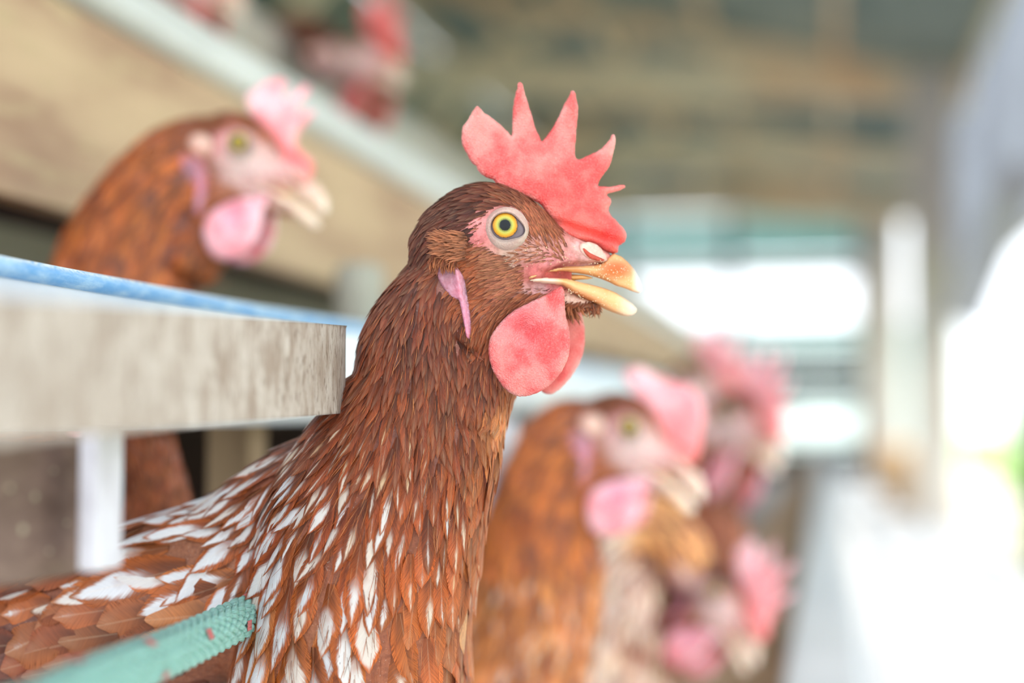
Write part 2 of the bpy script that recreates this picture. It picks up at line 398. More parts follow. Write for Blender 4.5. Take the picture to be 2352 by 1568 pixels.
# roof: corrugated sheets on rafters and purlins
ce = empty('ceiling', (0, 8, 3.6), kind='structure')
def corr(y0, y1, zo):
    ny = max(4, int((y1-y0)/.035)); ys = np.linspace(y0, y1, ny); V = []; Fc = []
    for k, (x, dz) in enumerate(((-4.6, 0), (1.35, 0))):
        for y in ys:
            V.append((x, y, 3.75+(1.35-x)*.26+.016*math.sin(y*2*math.pi/.14)+zo))
    for j in range(ny-1): Fc.append([j, j+1, ny+j+1, ny+j])
    # underside
    return V, Fc
for i, y in enumerate(np.arange(-1.0, 21.6, 1.9)):
    V, Fc = corr(y, y+1.96, .012*(i % 2)); o = add_mesh('roof_sheet', V, Fc, M['roof'], ce)
def beam(name, a, b, wd_, hg, m, parent, **kw):
    a = Vector(a); b = Vector(b); L = (b-a).length
    V, Fc = box(-wd_/2, wd_/2, 0, L, -hg/2, hg/2, .006)
    R = (b-a).to_track_quat('Y', 'Z').to_matrix()
    V = [tuple(a+R@Vector(v)) for v in V]
    o = add_mesh(name, V, Fc, m, parent, smooth=False); tag(o, kw.get('label'), kw.get('cat'), kw.get('group'), kw.get('kind'))
    return o
for x in np.arange(-4.3, 1.4, 1.1):
    z = 3.75+(1.35-x)*.26-.07; beam('purlin', (x, -1, z), (x, 21, z), .07, .09, M['beam_wood'], ce)
for i, y in enumerate((5.2, 8.8, 12.4, 16.0, 19.6)):
    beam('rafter', (-4.5, y, 5.27-.2), (1.3, y, 3.76-.2), .08, .16, M['beam_wood'], ce)
    beam('tie_beam', (-4.5, y, 4.02), (1.28, y, 3.62), .12, .30, M['beam_wood'], ce)
    beam('strut', (-.2, y, 3.75), (-1.5, y, 4.36), .08, .13, M['beam_wood'], ce)
    beam('strut', (-3.3, y, 4.0), (-2.1, y, 4.5), .08, .13, M['beam_wood'], ce)
    beam('king_post', (-1.7, y, 3.95), (-1.7, y, 4.42), .10, .12, M['beam_wood'], ce)
    if y > 6:
        beam('knee_brace', (-4.3, y, 2.6), (-3.1, y, 3.9), .08, .13, M['beam_wood'], ce)

# end wall (boards and sheets with open bands)
ew = empty('wall_back', (0, 20.8, 0), kind='structure')
Y1 = 20.8
def zrow(py): return .83+(964-py)*Y1/F
rows = [(1100, 1028, 'dark_wall'), (1020, 1008, 'dark_wall'), (932, 905, 'dark_wall'), (900, 858, 'dark_wall'), (846, 800, 'dark_wall'),
        (786, 772, 'teal_sheet'), (762, 744, 'teal_sheet'), (640, 606, 'greygreen_wood'), (598, 500, 'teal_sheet'), (492, 466, 'greygreen_wood'), (464, 412, 'roof'), (410, 360, 'roof'), (358, 308, 'roof'), (306, 256, 'roof')]
for b_, t_, k in rows:
    lane_box('plank', -4.4, .52, Y1, Y1+.05, zrow(b_), zrow(t_), M[k], .004, ew)
for x in (-4.2, -3.0, -1.4, .42):
    lane_box('post', x, x+.13, Y1-.09, Y1-.003, 0, 4.0 if x < 0 else 3.8, M['dark_wall'], .004, ew)
# added pale sheet beyond the end wall, screening bright sky from the lower openings
lane_box('sky_screen', -7, 2.4, 27.2, 27.25, -.1, 2.66, M['pale_sheet'], .004, kind='structure')

# pillars along the open side
pl = [(.50, 1.02, 20.2, 'pillar', 3.7), (.66, 1.00, 11.6, 'pillar', 3.6)]
labs = ['farthest pale concrete pillar beside the end wall', 'grey concrete pillar nearer along the open right side']
for (x0, x1, y, k, h), lb in zip(pl, labs):
    o = lane_box('pillar', x0, x1, y, y+.3, 0, h, M[k], .02, label=lb, cat='pillar')
# brace from pillar to eave
o = beam('brace', (.74, 8.2, 1.36), (1.08, 8.2, 2.22), .12, .2, M['brace'], None); tag(o, 'grey diagonal timber brace rising to the right eave', 'brace')
# rolled side curtain hanging under the eave
cu_ = empty('side_curtain', (1.2, 10, 1.96), 'lavender grey side curtain hanging under the right eave', 'curtain')
Vc = []; Fc2 = []; yy = np.linspace(-1, 19.8, 300)  # near stretch, out of view, extended to shade the hens from the sun
for y in yy:
    fx = .018*math.sin(y*19)+.01*math.sin(y*47)
    for z in np.linspace(1.96, 3.66, 6): Vc.append((1.2+fx*(3.66-z)*.6, y, z))
for y in yy[::-1]:
    pass
for i in range(len(yy)-1):
    for j in range(5): Fc2.append([i*6+j, (i+1)*6+j, (i+1)*6+j+1, i*6+j+1])
add_mesh('cloth', Vc, Fc2, M['curtain'], cu_)
V, Fc = tube([(1.2, y, 1.95) for y in np.linspace(-1, 19.8, 30)], .022, 12); add_mesh('roller', V, Fc, M['pillar'], cu_)
# sacks/crates at the foot of the pillars
def sack(x, y, w, d, h, lb):
    V, Fc = box(x-w/2, x+w/2, y-d/2, y+d/2, 0, h, min(w, h)*.22, 0)
    o = add_mesh('feed_sack', V, Fc, M['sack'], None); tag(o, lb, 'sack', 'sacks at the foot of the pillars')
sack(.78, 13.6, .5, .5, .50, 'tan feed sack standing behind the nearer grey pillar')
sack(.72, 17.2, .45, .5, .55, 'tan feed sack standing by the farthest pillar')

# added shed outside, its light blue roof standing in for the sky
ns = empty('sky_stand_in_shed', (8, 12, -.14), 'added long pale shed beyond the grass, its light blue roof standing in for the sky', 'shed')
lane_box('wall', 7.0, 12.0, 2, 60, -.14, 1.7, M['pale_wall'], .01, ns)
V = [(6.6, 1.6, 1.6), (9.5, 1.6, 3.8), (12.4, 1.6, 1.6), (6.6, 60, 1.6), (9.5, 60, 3.8), (12.4, 60, 1.6), (6.6, 1.6, 1.72), (9.5, 1.6, 3.92), (12.4, 1.6, 1.72), (6.6, 60, 1.72), (9.5, 60, 3.92), (12.4, 60, 1.72)]
add_mesh('roof', V, [(0, 1, 4, 3), (1, 2, 5, 4), (6, 9, 10, 7), (7, 10, 11, 8), (0, 6, 7, 1), (1, 7, 8, 2), (3, 4, 10, 9), (4, 5, 11, 10), (0, 3, 9, 6), (2, 8, 11, 5)], M['blue_roof'], ns, False)
# trees closing the far end of the yard
# shrub outside
def shrub(name, c, r, h, lb, n=420, ls=.05):
    root = empty(name, (c[0], c[1], -.14), lb, 'shrub', 'shrubs outside the open side')
    rg = np.random.default_rng(int(c[1]*10)); V = []; Fc = []
    for i in range(n):
        th = rg.uniform(0, 6.28); q = rg.uniform(0, 1)**.5; z = rg.uniform(0.05, 1); rr = r*math.sin(math.pi*(z*.8+.15))*q
        p = np.array([c[0]+rr*math.cos(th), c[1]+rr*math.sin(th), -.14+z*h]); d = rg.normal(size=3); d /= np.linalg.norm(d)
        e = np.cross(d, rg.normal(size=3)); e /= np.linalg.norm(e); s = ls*rg.uniform(.7, 1.5); k = len(V)
        V += [p-d*s, p+e*s*.35+np.array([0, 0, .01]), p+d*s, p-e*s*.35]; Fc += [[k, k+1, k+2, k+3]]
    f = add_mesh('foliage', V, Fc, M['leaf'], root, False); f['kind'] = 'stuff'
    Vs, Fs = tube([(c[0], c[1], -.14), (c[0]+.02, c[1], -.14+h*.4), (c[0], c[1]+.02, -.14+h*.8)], [.02, .015, .006], 8)
    add_mesh('stem', Vs, Fs, M['dark_wood'], root)
shrub('shrub', (1.36, 8.4), .36, 1.12, 'green leafy shrub outside the open side, nearest to the aisle', 1100, .055)
shrub('shrub', (1.95, 12.6), .5, 1.1, 'green leafy shrub outside behind the nearer shrub')

# -------- cages: stepped tiers on the left
def lane_at(px, py, X):
    """world point with lateral X seen at pixel (px,py)"""
    d = RIGHT*((px-1176)/F)+UP*((784-py)/F)+FWD
    t = X/d[0]; return CAM+t*d
def trough(name, X, z, ht, Y0, Ya, m_face, m_lip, lb, lip_r=.0032, wd_=.05, tilt=0.0, zr=0.0):
    """open U trough running along the aisle, rolled lips"""
    root = empty(name, (X, Y0, z), lb, 'feeding trough', 'feeding troughs along the cage tiers')
    prof = []
    for t in np.linspace(0, 1, 9):
        a = math.pi*(1+t)
        prof.append((X-wd_/2+wd_/2*math.cos(a)*-1 if False else X-wd_/2+(wd_/2)*math.cos(math.pi*t), z-ht+ht*.45-ht*.45*math.sin(math.pi*t)))
    outer = [(X, z)]+prof+[(X-wd_, z)]
    th = .002
    cx = X-wd_/2
    inner = [((x-cx)*(1-2*th/wd_)+cx, zz+th) for x, zz in outer][::-1]
    loop = outer+inner
    ys = np.linspace(Y0, Ya, 40); V = []; Fc = []; n = len(loop)
    for y in ys:
        sag = .0008*math.sin(y*7)+tilt*(min(y, 1.6)-zr)
        V += [(x, y, zz+sag) for x, zz in loop]
    for i in range(len(ys)-1):
        for j in range(n):
            Fc.append([i*n+j, i*n+(j+1) % n, (i+1)*n+(j+1) % n, (i+1)*n+j])
    Fc.append(list(range(n))); Fc.append([(len(ys)-1)*n+j for j in range(n)][::-1])
    add_mesh('channel', V, Fc, m_face, root)
    for xo in (X, X-wd_):
        Vt, Ft = tube([(xo, y, z+.0008*math.sin(y*7)+tilt*(min(y, 1.6)-zr)) for y in ys], lip_r, 12); add_mesh('lip', Vt, Ft, m_lip, root)
    return root
q0 = lane_at(0, 612, -.2515); q1 = lane_at(770, 742, -.2515)
trough('feeding_trough', -.2515, q0[2], .052, .25, 14, M['trough_face'], M['blue_pvc'], 'pale blue plastic trough with rolled lip, behind the grey wooden rail', .0034, .05, (q1[2]-q0[2])/(q1[1]-q0[1]), q0[1])
trough('feeding_trough', -.412, .83+.266, .026, .45, 14, M['white_pvc'], M['white_pvc'], 'white trough running along the top of the tan board', .003, .045)
trough('feeding_trough', -.60, .83+.438, .055, .9, 14, M['grey_pvc'], M['grey_pvc'], 'dusty grey trough of the topmost tier in front of the highest hens', .004, .06)
lane_box('white_rail', -.036, .026, 1.0, 14, .83-.25, .83-.2, M['white_rail'], .006, label='white rail of the lowest tier beside the aisle', cat='rail')
lane_box('ledge_board', -.17, -.037, .9, 14, .83-.275, .83-.255, M['tan_board'], .003, label='tan ledge board left of the low white rail', cat='board')

# tan board, second tier front
lane_box('front_board', -.437, -.419, .45, 14, .83+.118, .83+.237, M['tan_board'], .002, seg=30, label='broad tan wooden board slanting across the upper left, under the white trough', cat='board')
lane_box('front_board', -.06, -.042, 1.0, 14, .83-.46, .83-.278, M['tan_board'], .002, label='tan board standing under the ledge beside the low white rail', cat='board')
# grey weathered rail in the foreground
ER = P(797, 850, .497)
Xr = ER[0]; t0 = lane_at(0, 682, Xr); t1 = lane_at(797, 750, Xr); b0 = lane_at(0, 1022, Xr); b1 = lane_at(770, 956, Xr)
V, Fc = box(Xr-.020, Xr, .16, t1[1], 0, 1, 0, 0, 60)
V = np.array(V); zt = t0[2]+(V[:, 1]-t0[1])*(t1[2]-t0[2])/(t1[1]-t0[1]); zb_ = b0[2]+(V[:, 1]-b0[1])*(b1[2]-b0[2])/(b1[1]-b0[1])
wob = .0005*np.sin(V[:, 1]*160)+.0004*np.sin(V[:, 1]*413+1)+.0003*np.sin(V[:, 1]*790)
V[:, 2] = np.where(V[:, 2] > .5, zt+wob*.5, zb_+wob*1.3)
bmr = bmesh.new(); vs = [bmr.verts.new(v) for v in V]; [bmr.faces.new([vs[i] for i in f]) for f in Fc]; bmr.normal_update()
bmesh.ops.bevel(bmr, geom=[e for e in bmr.edges if len(e.link_faces) == 2 and e.calc_face_angle(0) > .6], offset=.0012, segments=3, affect='EDGES', profile=.5)
bmr.verts.index_update(); V = [tuple(v.co) for v in bmr.verts]; Fc = [[v.index for v in f.verts] for f in bmr.faces]; bmr.free()
o = add_mesh('wooden_rail', V, Fc, M['grey_wood'], smooth=True); tag(o, 'weathered grey wooden rail ending at the neck of the sharp hen', 'rail')
# debris on the blue lip is added further down
# brown block and white strip under the rail
A = P(120, 1165, .40)
blk = empty('brown_board', (-.2, .38, .75), 'dirty brown board with pale spots hanging below the grey rail', 'board')
pa = P(225, 1015, .40); Xb = -.205
yb1 = None
# board runs along the aisle, its far edge at column 228
e1 = lane_at(226, 1015, Xb); e2 = lane_at(226, 1305, Xb)
V, Fc = box(Xb-.012, Xb, .18, e1[1], e2[2], .83-.006, .0012, .0003, 20)
add_mesh('board_face', V, Fc, M['brown_wood'], blk)
for (sx, sy, r) in ((190, 1150, 17), (50, 1215, 19), (78, 1140, 16), (20, 1120, 12), (110, 1265, 11), (150, 1200, 8), (120, 1080, 10)):
    c = lane_at(sx, sy, Xb); rr = r*.45*.36/F*1.2; V = []; Fc = []
    for k in range(10):
        t = k*2*math.pi/10; V.append((c[0]+.0003, c[1]+rr*math.cos(t), c[2]+rr*math.sin(t)*(1+.15*math.sin(3*t))))
    V.append((c[0]+.0012, c[1], c[2]))
    for k in range(10): Fc.append([k, (k+1) % 10, 10])
    add_mesh('spot', V, Fc, M['spot'], blk)
Xs = -.188
s0 = lane_at(226, 1150, Xs); s1 = lane_at(284, 1150, Xs); zb = lane_at(250, 1308, Xs)[2]
lane_box('white_strip', Xs-.006, Xs, s0[1], s1[1], zb, .83-.003, M['white_strip'], .0012, label='narrow white upright strip hanging below the grey rail', cat='strip')
# next upright strip beyond the hen
s0 = lane_at(1135, 1100, -.19); s1 = lane_at(1190, 1100, -.19)
lane_box('white_strip', -.197, -.19, s0[1], s1[1], .83-.16, .83+.0, M['white_strip'], .001, label='white upright strip behind the breast of the sharp hen', cat='strip')
# cage woodwork behind
lane_box('cage_beam', -.575, -.555, .5, 14, .83+.104, .83+.136, M['greygreen_wood'], .002, label='grey green cage beam behind the second hen, below the tan board', cat='beam')
lane_box('cage_partition', -1.35, -.40, .35, .37, 0.3, .83+.118, M['dark_wood'], .002, label='dark cage partition at the near end of the tiers', cat='partition')
lane_box('boarding', -1.42, -1.38, -.6, 15, 0, 1.36, M['dark_wood'], .002, label='dark back boarding behind all the cage tiers', cat='boarding')
lane_box('wall_left', -4.5, -4.42, -1, 20.7, 1.75, 5.1, M['roof'], .002, kind='structure')  # left open below, hidden behind the cages, to admit extra light
cp = P(545, 1050, .74)
lane_box('cage_post', cp[0]-.012, cp[0]+.012, cp[1]-.012, cp[1]+.012, .2, .83+.03, M['post_wood'], .002, label='tan upright cage post in the dark gap behind the sharp hen', cat='post')
cp = P(825, 665, .95)
V, Fc = tube([cp+np.array([0, 0, -.30]), cp+np.array([0, 0, .012]), cp+np.array([0, 0, .017])], [.017, .0165, .012], 18)
o = add_mesh('round_post', V, Fc, M['greygreen_wood']); tag(o, 'round grey post top just left of the sharp hen neck', 'post')
# cage floors (slats) below each tier
for (x0, x1, z, lb) in ((-1.3, -.66, .83+.29, 'topmost cage floor under the highest hens'), (-1.3, -.46, .83+.02, 'slatted floor of the middle cage tier'), (-1.3, -.30, .83-.30, 'slatted floor of the lower cage tier')):
    rt = empty('cage_floor', ((x0+x1)/2, .6, z), lb, 'cage floor')
    for x in np.arange(x0, x1, .06):
        lane_box('slat', x, x+.025, .45, 10, z-.012, z, M['dark_wood'], .002, rt)

#@@HENS@@
# ---------------------------------------------------------------- hens
EYE = np.array([1163.0, 530.0, 0.0])
def crom(pts, n):
    pts = np.asarray(pts, float); K = len(pts)
    P_ = np.vstack([2*pts[0]-pts[1], pts, 2*pts[-1]-pts[-2]]); out = []
    for i in range(K-1):
        a, b, c, d = P_[i:i+4]
        for t in np.linspace(0, 1, n, endpoint=False):
            out.append(.5*((2*b)+(-a+c)*t+(2*a-5*b+4*c-d)*t*t+(-a+3*b-3*c+d)*t**3))
    out.append(pts[-1]); return np.array(out)

def loft_spine(sec, n=6, m=28):
    """sec: rows (u,v,w,r_in,r_depth); rings square to the spine in the u-v plane"""
    s = crom(sec, n); V = []; Fc = []; K = len(s)
    T = np.gradient(s[:, :3], axis=0); T /= np.linalg.norm(T, axis=1)[:, None]
    for i in range(K):
        a = np.array([T[i][1], -T[i][0], 0]); a /= np.linalg.norm(a)+1e-9; b = np.cross(T[i], a)
        for j in range(m):
            t = 2*math.pi*j/m; V.append(s[i, :3]+a*math.cos(t)*s[i, 3]+b*math.sin(t)*s[i, 4])
    for i in range(K-1):
        for j in range(m): Fc.append([i*m+j, i*m+(j+1) % m, (i+1)*m+(j+1) % m, (i+1)*m+j])
    Fc.append(list(range(m))[::-1]); Fc.append([(K-1)*m+j for j in range(m)])
    return np.array(V), Fc
def loft_head(sec, n=5, m=28, pw=1.0):
    """sec: rows (u, v_centre, half_v, half_w); rings across the u axis"""
    s = crom(sec, n); V = []; Fc = []; K = len(s)
    for i in range(K):
        for j in range(m):
            t = 2*math.pi*j/m; V.append((s[i, 0], s[i, 1]+s[i, 2]*math.sin(t), s[i, 3]*math.cos(t)))
    for i in range(K-1):
        for j in range(m): Fc.append([i*m+j, i*m+(j+1) % m, (i+1)*m+(j+1) % m, (i+1)*m+j])
    Fc.append(list(range(m))[::-1]); Fc.append([(K-1)*m+j for j in range(m)])
    return np.array(V), Fc

HEAD_SECS = [
  [(945, 600, 55, 45), (985, 585, 100, 80), (1040, 562, 120, 100), (1100, 549, 126, 106), (1160, 550, 120, 105), (1220, 568, 106, 90), (1268, 592, 88, 66), (1298, 612, 74, 48), (1312, 622, 56, 38)],
  [(1268, 560, 50, 62), (1300, 573, 44, 54), (1340, 583, 31, 44), (1375, 590, 22, 34), (1403, 594, 12, 18)],
  [(1180, 680, 60, 80), (1240, 686, 34, 62), (1300, 687, 22, 45), (1345, 697, 13, 28), (1372, 704, 7, 15)],
]
JAW = [(1250, 690, 0, 35, 50), (1205, 745, 0, 66, 68), (1140, 800, 0, 84, 84), (1090, 880, 5, 96, 105), (1060, 960, 5, 100, 120)]
CHEEK = [(1180, 640, 0, 50, 80), (1120, 700, 0, 85, 96), (1060, 780, 0, 100, 104)]

def body_mesh(parts, voxel, smooth=4):
    V = []; Fc = []
    for v, f in parts:
        k = len(V); V += [tuple(x) for x in v]; Fc += [[i+k for i in q] for q in f]
    me = bpy.data.meshes.new('tmp'); me.from_pydata(V, [], Fc); me.update()
    bm = bmesh.new(); bm.from_mesh(me); bmesh.ops.recalc_face_normals(bm, faces=bm.faces); bm.to_mesh(me); bm.free()
    o = bpy.data.objects.new('tmp', me); COL.objects.link(o)
    r = o.modifiers.new('r', 'REMESH'); r.mode = 'VOXEL'; r.voxel_size = voxel; r.adaptivity = 0
    s = o.modifiers.new('s', 'SMOOTH'); s.factor = .6; s.iterations = smooth
    dg = bpy.context.evaluated_depsgraph_get(); dg.update(); ev = o.evaluated_get(dg); m2 = ev.to_mesh()
    n = len(m2.vertices); co = np.empty(n*3); m2.vertices.foreach_get('co', co); co = co.reshape(-1, 3)
    no = np.empty(n*3); m2.vertices.foreach_get('normal', no); no = no.reshape(-1, 3)
    fc = [list(p.vertices) for p in m2.polygons]
    ev.to_mesh_clear(); bpy.data.objects.remove(o); bpy.data.meshes.remove(me)
    return co, no, fc

def idw(ctrl_xy, ctrl_val, q, pw=3.2, k=None):
    d = np.linalg.norm(q[:, None, :]-ctrl_xy[None], axis=2)+1e-3
    w = 1/d**pw; w /= w.sum(1)[:, None]
    return w@ctrl_val

def poly_blade(outline, step, fn, H=None, jig=0):
    """solid leaf of flesh/horn: 2-D outline filled with points, each side pushed out by
       fn(u,v,dist_to_edge) -> (w_centre, half_thickness)"""
    ol = np.asarray(outline, float)
    # resample the outline smoothly
    L = np.vstack([ol, ol[:1]]); seg = np.linalg.norm(np.diff(L, axis=0), axis=1); cum = np.r_[0, np.cumsum(seg)]
    Kn = max(12, int(cum[-1]/step)); ts = np.linspace(0, cum[-1], Kn, endpoint=False)
    # keep corners sharp: union of even samples and the original points
    ts = np.unique(np.round(np.r_[ts, cum[:-1]], 2)); keep = [ts[0]]
    for t in ts[1:]:
        if t-keep[-1] > step*.35: keep.append(t)
    ts = np.array(keep)
    B = np.c_[np.interp(ts, cum, L[:, 0]), np.interp(ts, cum, L[:, 1])]
    # small smoothing
    B = .5*B+.25*np.roll(B, 1, 0)+.25*np.roll(B, -1, 0)
    if jig:
        ph = np.arange(len(B)); nn = np.roll(B, -1, 0)-np.roll(B, 1, 0); nn /= np.linalg.norm(nn, axis=1)[:, None]+1e-9
        B += np.c_[nn[:, 1], -nn[:, 0]]*(jig*rng.uniform(-1, 1, len(B)))[:, None]
    mn, mx = B.min(0), B.max(0); I = []
    a = np.roll(B, -1, 0)-B; al = (a**2).sum(1)
    def dist(p):
        t = np.clip(((p-B)*a).sum(1)/al, 0, 1); return np.sqrt((((B+a*t[:, None])-p)**2).sum(1)).min()
    def inside(p):
        x, y = p; x1, y1 = B[:, 0], B[:, 1]; x2, y2 = np.roll(x1, -1), np.roll(y1, -1)
        c = ((y1 > y) != (y2 > y)); xx = (x2-x1)*(y-y1)/np.where(y2 == y1, 1e-9, y2-y1)+x1
        return bool((c & (x < xx)).sum() % 2)
    row = 0
    for y in np.arange(mn[1]+step*.5, mx[1], step*.87):
        row += 1
        for x in np.arange(mn[0]+(step*.5 if row % 2 else 0), mx[0], step):
            if inside((x, y)):
                d = dist(np.array([x, y]))
                if d > step*.42: I.append((x, y, d))
    nb = len(B); pts = [Vector(p) for p in B]+[Vector(p[:2]) for p in I]
    edges = [(i, (i+1) % nb) for i in range(nb)]
    vo, eo, fo, ov, oe, of = geometry.delaunay_2d_cdt(pts, edges, [list(range(nb))], 1, 1e-4)
    D = np.zeros(len(vo)); bd = np.zeros(len(vo), bool)
    for i, v in enumerate(vo):
        o_ = ov[i]
        if any(j < nb for j in o_): bd[i] = True
        else: D[i] = I[o_[0]-nb][2] if o_ else dist(np.array(v))
    V = []; Fc = []; idx2 = {}
    for i, v in enumerate(vo):
        wc, th = fn(v[0], v[1], D[i])
        V.append((v[0], v[1], wc-(0 if bd[i] else th)))
    nV = len(V)
    for i, v in enumerate(vo):
        if bd[i]: idx2[i] = i
        else:
            wc, th = fn(v[0], v[1], D[i]); idx2[i] = len(V); V.append((v[0], v[1], wc+th))
    for f in fo:
        Fc.append(list(f)); Fc.append([idx2[i] for i in f][::-1])
    return np.array(V), Fc

def feathers(roots, nrm, dirs, L, Wd, rnd_tip, lift, bvh, K=7, cols=5, curl=None, rgn=rng):
    """returns verts (N,K,cols,3) draped over the body"""
    n = len(roots); Sp = np.zeros((n, K, 3)); Nn = np.zeros((n, K, 3)); step = L/(K-1)
    for i in range(n):
        p = Vector(roots[i]); nn = Vector(nrm[i]); d = Vector(dirs[i]); d = (d-nn*d.dot(nn))
        if d.length < 1e-6: d = nn.orthogonal()
        d.normalize(); st = step[i]
        for k in range(K):
            Sp[i, k] = p; Nn[i, k] = nn
            q = p+d*st; h = bvh.find_nearest(q)
            if h[0] is not None:
                n2 = h[1]
                if n2.dot(nn) < .2: n2 = (nn+n2*.3).normalized()
                n2 = (nn*.45+n2*.55).normalized()
                p2 = h[0] if (h[0]-q).length < st*.7 else q
                dd = (p2-p)
                if dd.length > 1e-5: d = (d*.35+dd.normalized()*.65)
                d = d-n2*d.dot(n2)
                if d.length < 1e-5: d = n2.orthogonal()
                d.normalize(); p = p+d*st if False else p2; nn = n2
            else: p = q
    v = np.linspace(0, 1, K)
    off = (1.0+lift[:, None]*L[:, None]*(v[None]**1.3)+np.minimum(3., .02*L[:, None]))
    Sp = Sp+Nn*off[:, :, None]
    T = np.gradient(Sp, axis=1); T /= np.linalg.norm(T, axis=2)[:, :, None]+1e-9
    Sd = np.cross(T, Nn); Sd /= np.linalg.norm(Sd, axis=2)[:, :, None]+1e-9
    tw = rgn.normal(0, .22, n)
    Sd2 = Sd*np.cos(tw)[:, None, None]+Nn*np.sin(tw)[:, None, None]
    vp = np.array([0, .17, .34, .5, .67, .84, 1.0])
    pr_p = np.interp(v, vp, [.3, .7, .95, 1, .82, .48, .03]); pr_r = np.interp(v, vp, [.35, .75, .95, 1., .98, .80, .22])
    prof = pr_p[None]*(1-rnd_tip[:, None])+pr_r[None]*rnd_tip[:, None]
    us = np.linspace(-1, 1, cols)
    bend = rgn.normal(0, .05, n)[:, None]*(v[None]**2)*L[:, None]
    G = Sp[:, :, None, :]+Sd2[:, :, None, :]*(us[None, None, :, None]*(.5*Wd[:, None]*prof)[:, :, None, None]+bend[:, :, None, None]) \
        - Nn[:, :, None, :]*((us**2)[None, None, :, None]*(.13*Wd[:, None]*prof)[:, :, None, None])
    # round the end: side columns stop short of the tip
    back = (np.abs(us)**2)[None, None, :, None]*(.10*L)[:, None, None, None]*(v**4)[None, :, None, None]*rnd_tip[:, None, None, None]
    G = G-T[:, :, None, :]*back
    return G, v, us
def feather_faces(K, cols):
    return [[k*cols+c, k*cols+c+1, (k+1)*cols+c+1, (k+1)*cols+c] for k in range(K-1) for c in range(cols-1)]

def poisson(co, no, fc_tri, area, n_try, spacing_fn, rg):
    pr = area/area.sum(); idx = rg.choice(len(area), n_try, p=pr)
    r1 = np.sqrt(rg.random(n_try)); r2 = rg.random(n_try); t = fc_tri[idx]
    Pn = co[t[:, 0]]*(1-r1)[:, None]+co[t[:, 1]]*(r1*(1-r2))[:, None]+co[t[:, 2]]*(r1*r2)[:, None]
    Nm = no[t[:, 0]]+no[t[:, 1]]+no[t[:, 2]]; Nm /= np.linalg.norm(Nm, axis=1)[:, None]+1e-9
    sp = spacing_fn(Pn); keep = []; grid = {}; cell = 24.0
    for i in range(n_try):
        if sp[i] <= 0: continue
        p = Pn[i]; r = sp[i]; c = tuple((p//cell).astype(int)); R = int(math.ceil(r/cell)); ok = True
        for a in range(c[0]-R, c[0]+R+1):
            for b in range(c[1]-R, c[1]+R+1):
                for e in range(c[2]-R, c[2]+R+1):
                    for j in grid.get((a, b, e), ()):
                        q = Pn[j]
                        if (q[0]-p[0])**2+(q[1]-p[1])**2+(q[2]-p[2])**2 < r*r: ok = False; break
                    if not ok: break
                if not ok: break
            if not ok: break
        if ok: keep.append(i); grid.setdefault(c, []).append(i)
    keep = np.array(keep, int)
    return Pn[keep], Nm[keep]

# outlines in the head frame (pixels of the photograph, sharp hen)
def zc(pts, s, ox, oy): return [(x/s+ox, y/s+oy) for x, y in pts]
COMB = zc([(568,315),(535,365),(505,415),(470,475),(442,505),(430,570),(428,640),(450,705),(478,750),(498,805),(530,845),(565,865),(577,905),(612,945),(665,978),(720,990),(760,1060),(900,1120),(1050,1160),(1150,1220),(1200,1300),(1260,1400),(1330,1480),(1390,1530),(1470,1552),(1560,1560),(1650,1590),(1720,1640),(1800,1660),(1845,1640),(1838,1590),(1868,1572),(1905,1550),(1918,1490),(1900,1430),(1862,1400),(1822,1350),(1782,1320),(1755,1270),(1762,1230),(1782,1190),(1778,1158),(1750,1145),(1738,1122),(1790,1105),(1860,1085),(1905,1065),(1908,1045),(1890,1030),(1840,1040),(1760,1055),(1700,1050),(1655,1045),(1665,1015),(1700,960),(1740,905),(1772,850),(1790,780),(1810,700),(1822,650),(1818,600),(1800,573),(1780,582),(1768,620),(1740,660),(1700,700),(1650,735),(1580,765),(1520,795),(1478,812),(1455,780),(1455,700),(1462,620),(1470,500),(1480,400),(1484,330),(1466,270),(1456,200),(1435,178),(1412,195),(1404,235),(1382,265),(1350,315),(1320,390),(1272,480),(1230,550),(1190,600),(1160,642),(1135,600),(1100,520),(1075,430),(1045,340),(1015,250),(992,170),(985,125),(955,98),(935,115),(935,160),(915,210),(900,300),(890,390),(888,500),(890,560),(882,592),(850,555),(800,500),(730,450),(680,410),(625,378),(600,340)], 3.92, 950, 160)
WATTLE = zc([(1060,655),(1000,685),(940,725),(870,755),(800,790),(730,825),(680,860),(640,900),(600,950),(565,1000),(546,1060),(544,1130),(558,1200),(580,1260),(612,1315),(650,1370),(700,1410),(755,1432),(820,1428),(885,1408),(950,1370),(1003,1320),(1052,1260),(1090,1190),(1108,1120),(1113,1050),(1110,980),(1097,920),(1083,850),(1078,760),(1078,690)], 3.137, 950, 450)
WATTLE2 = zc([(1150,700),(1080,800),(1020,900),(960,1010),(920,1120),(900,1230),(890,1330),(905,1390),(925,1415),(965,1437),(1005,1434),(1060,1400),(1120,1340),(1172,1270),(1212,1200),(1237,1130),(1247,1050),(1245,950),(1230,880),(1215,780),(1200,700)], 3.137, 950, 450)
LOBE = zc([(240,745),(330,742),(410,775),(465,850),(495,925),(515,1050),(535,1130),(550,1250),(566,1380),(564,1480),(548,1565),(512,1540),(497,1450),(472,1330),(448,1220),(430,1135),(390,1125),(340,1100),(290,1040),(240,980),(200,900),(186,830),(200,775)], 4.9, 970, 460)
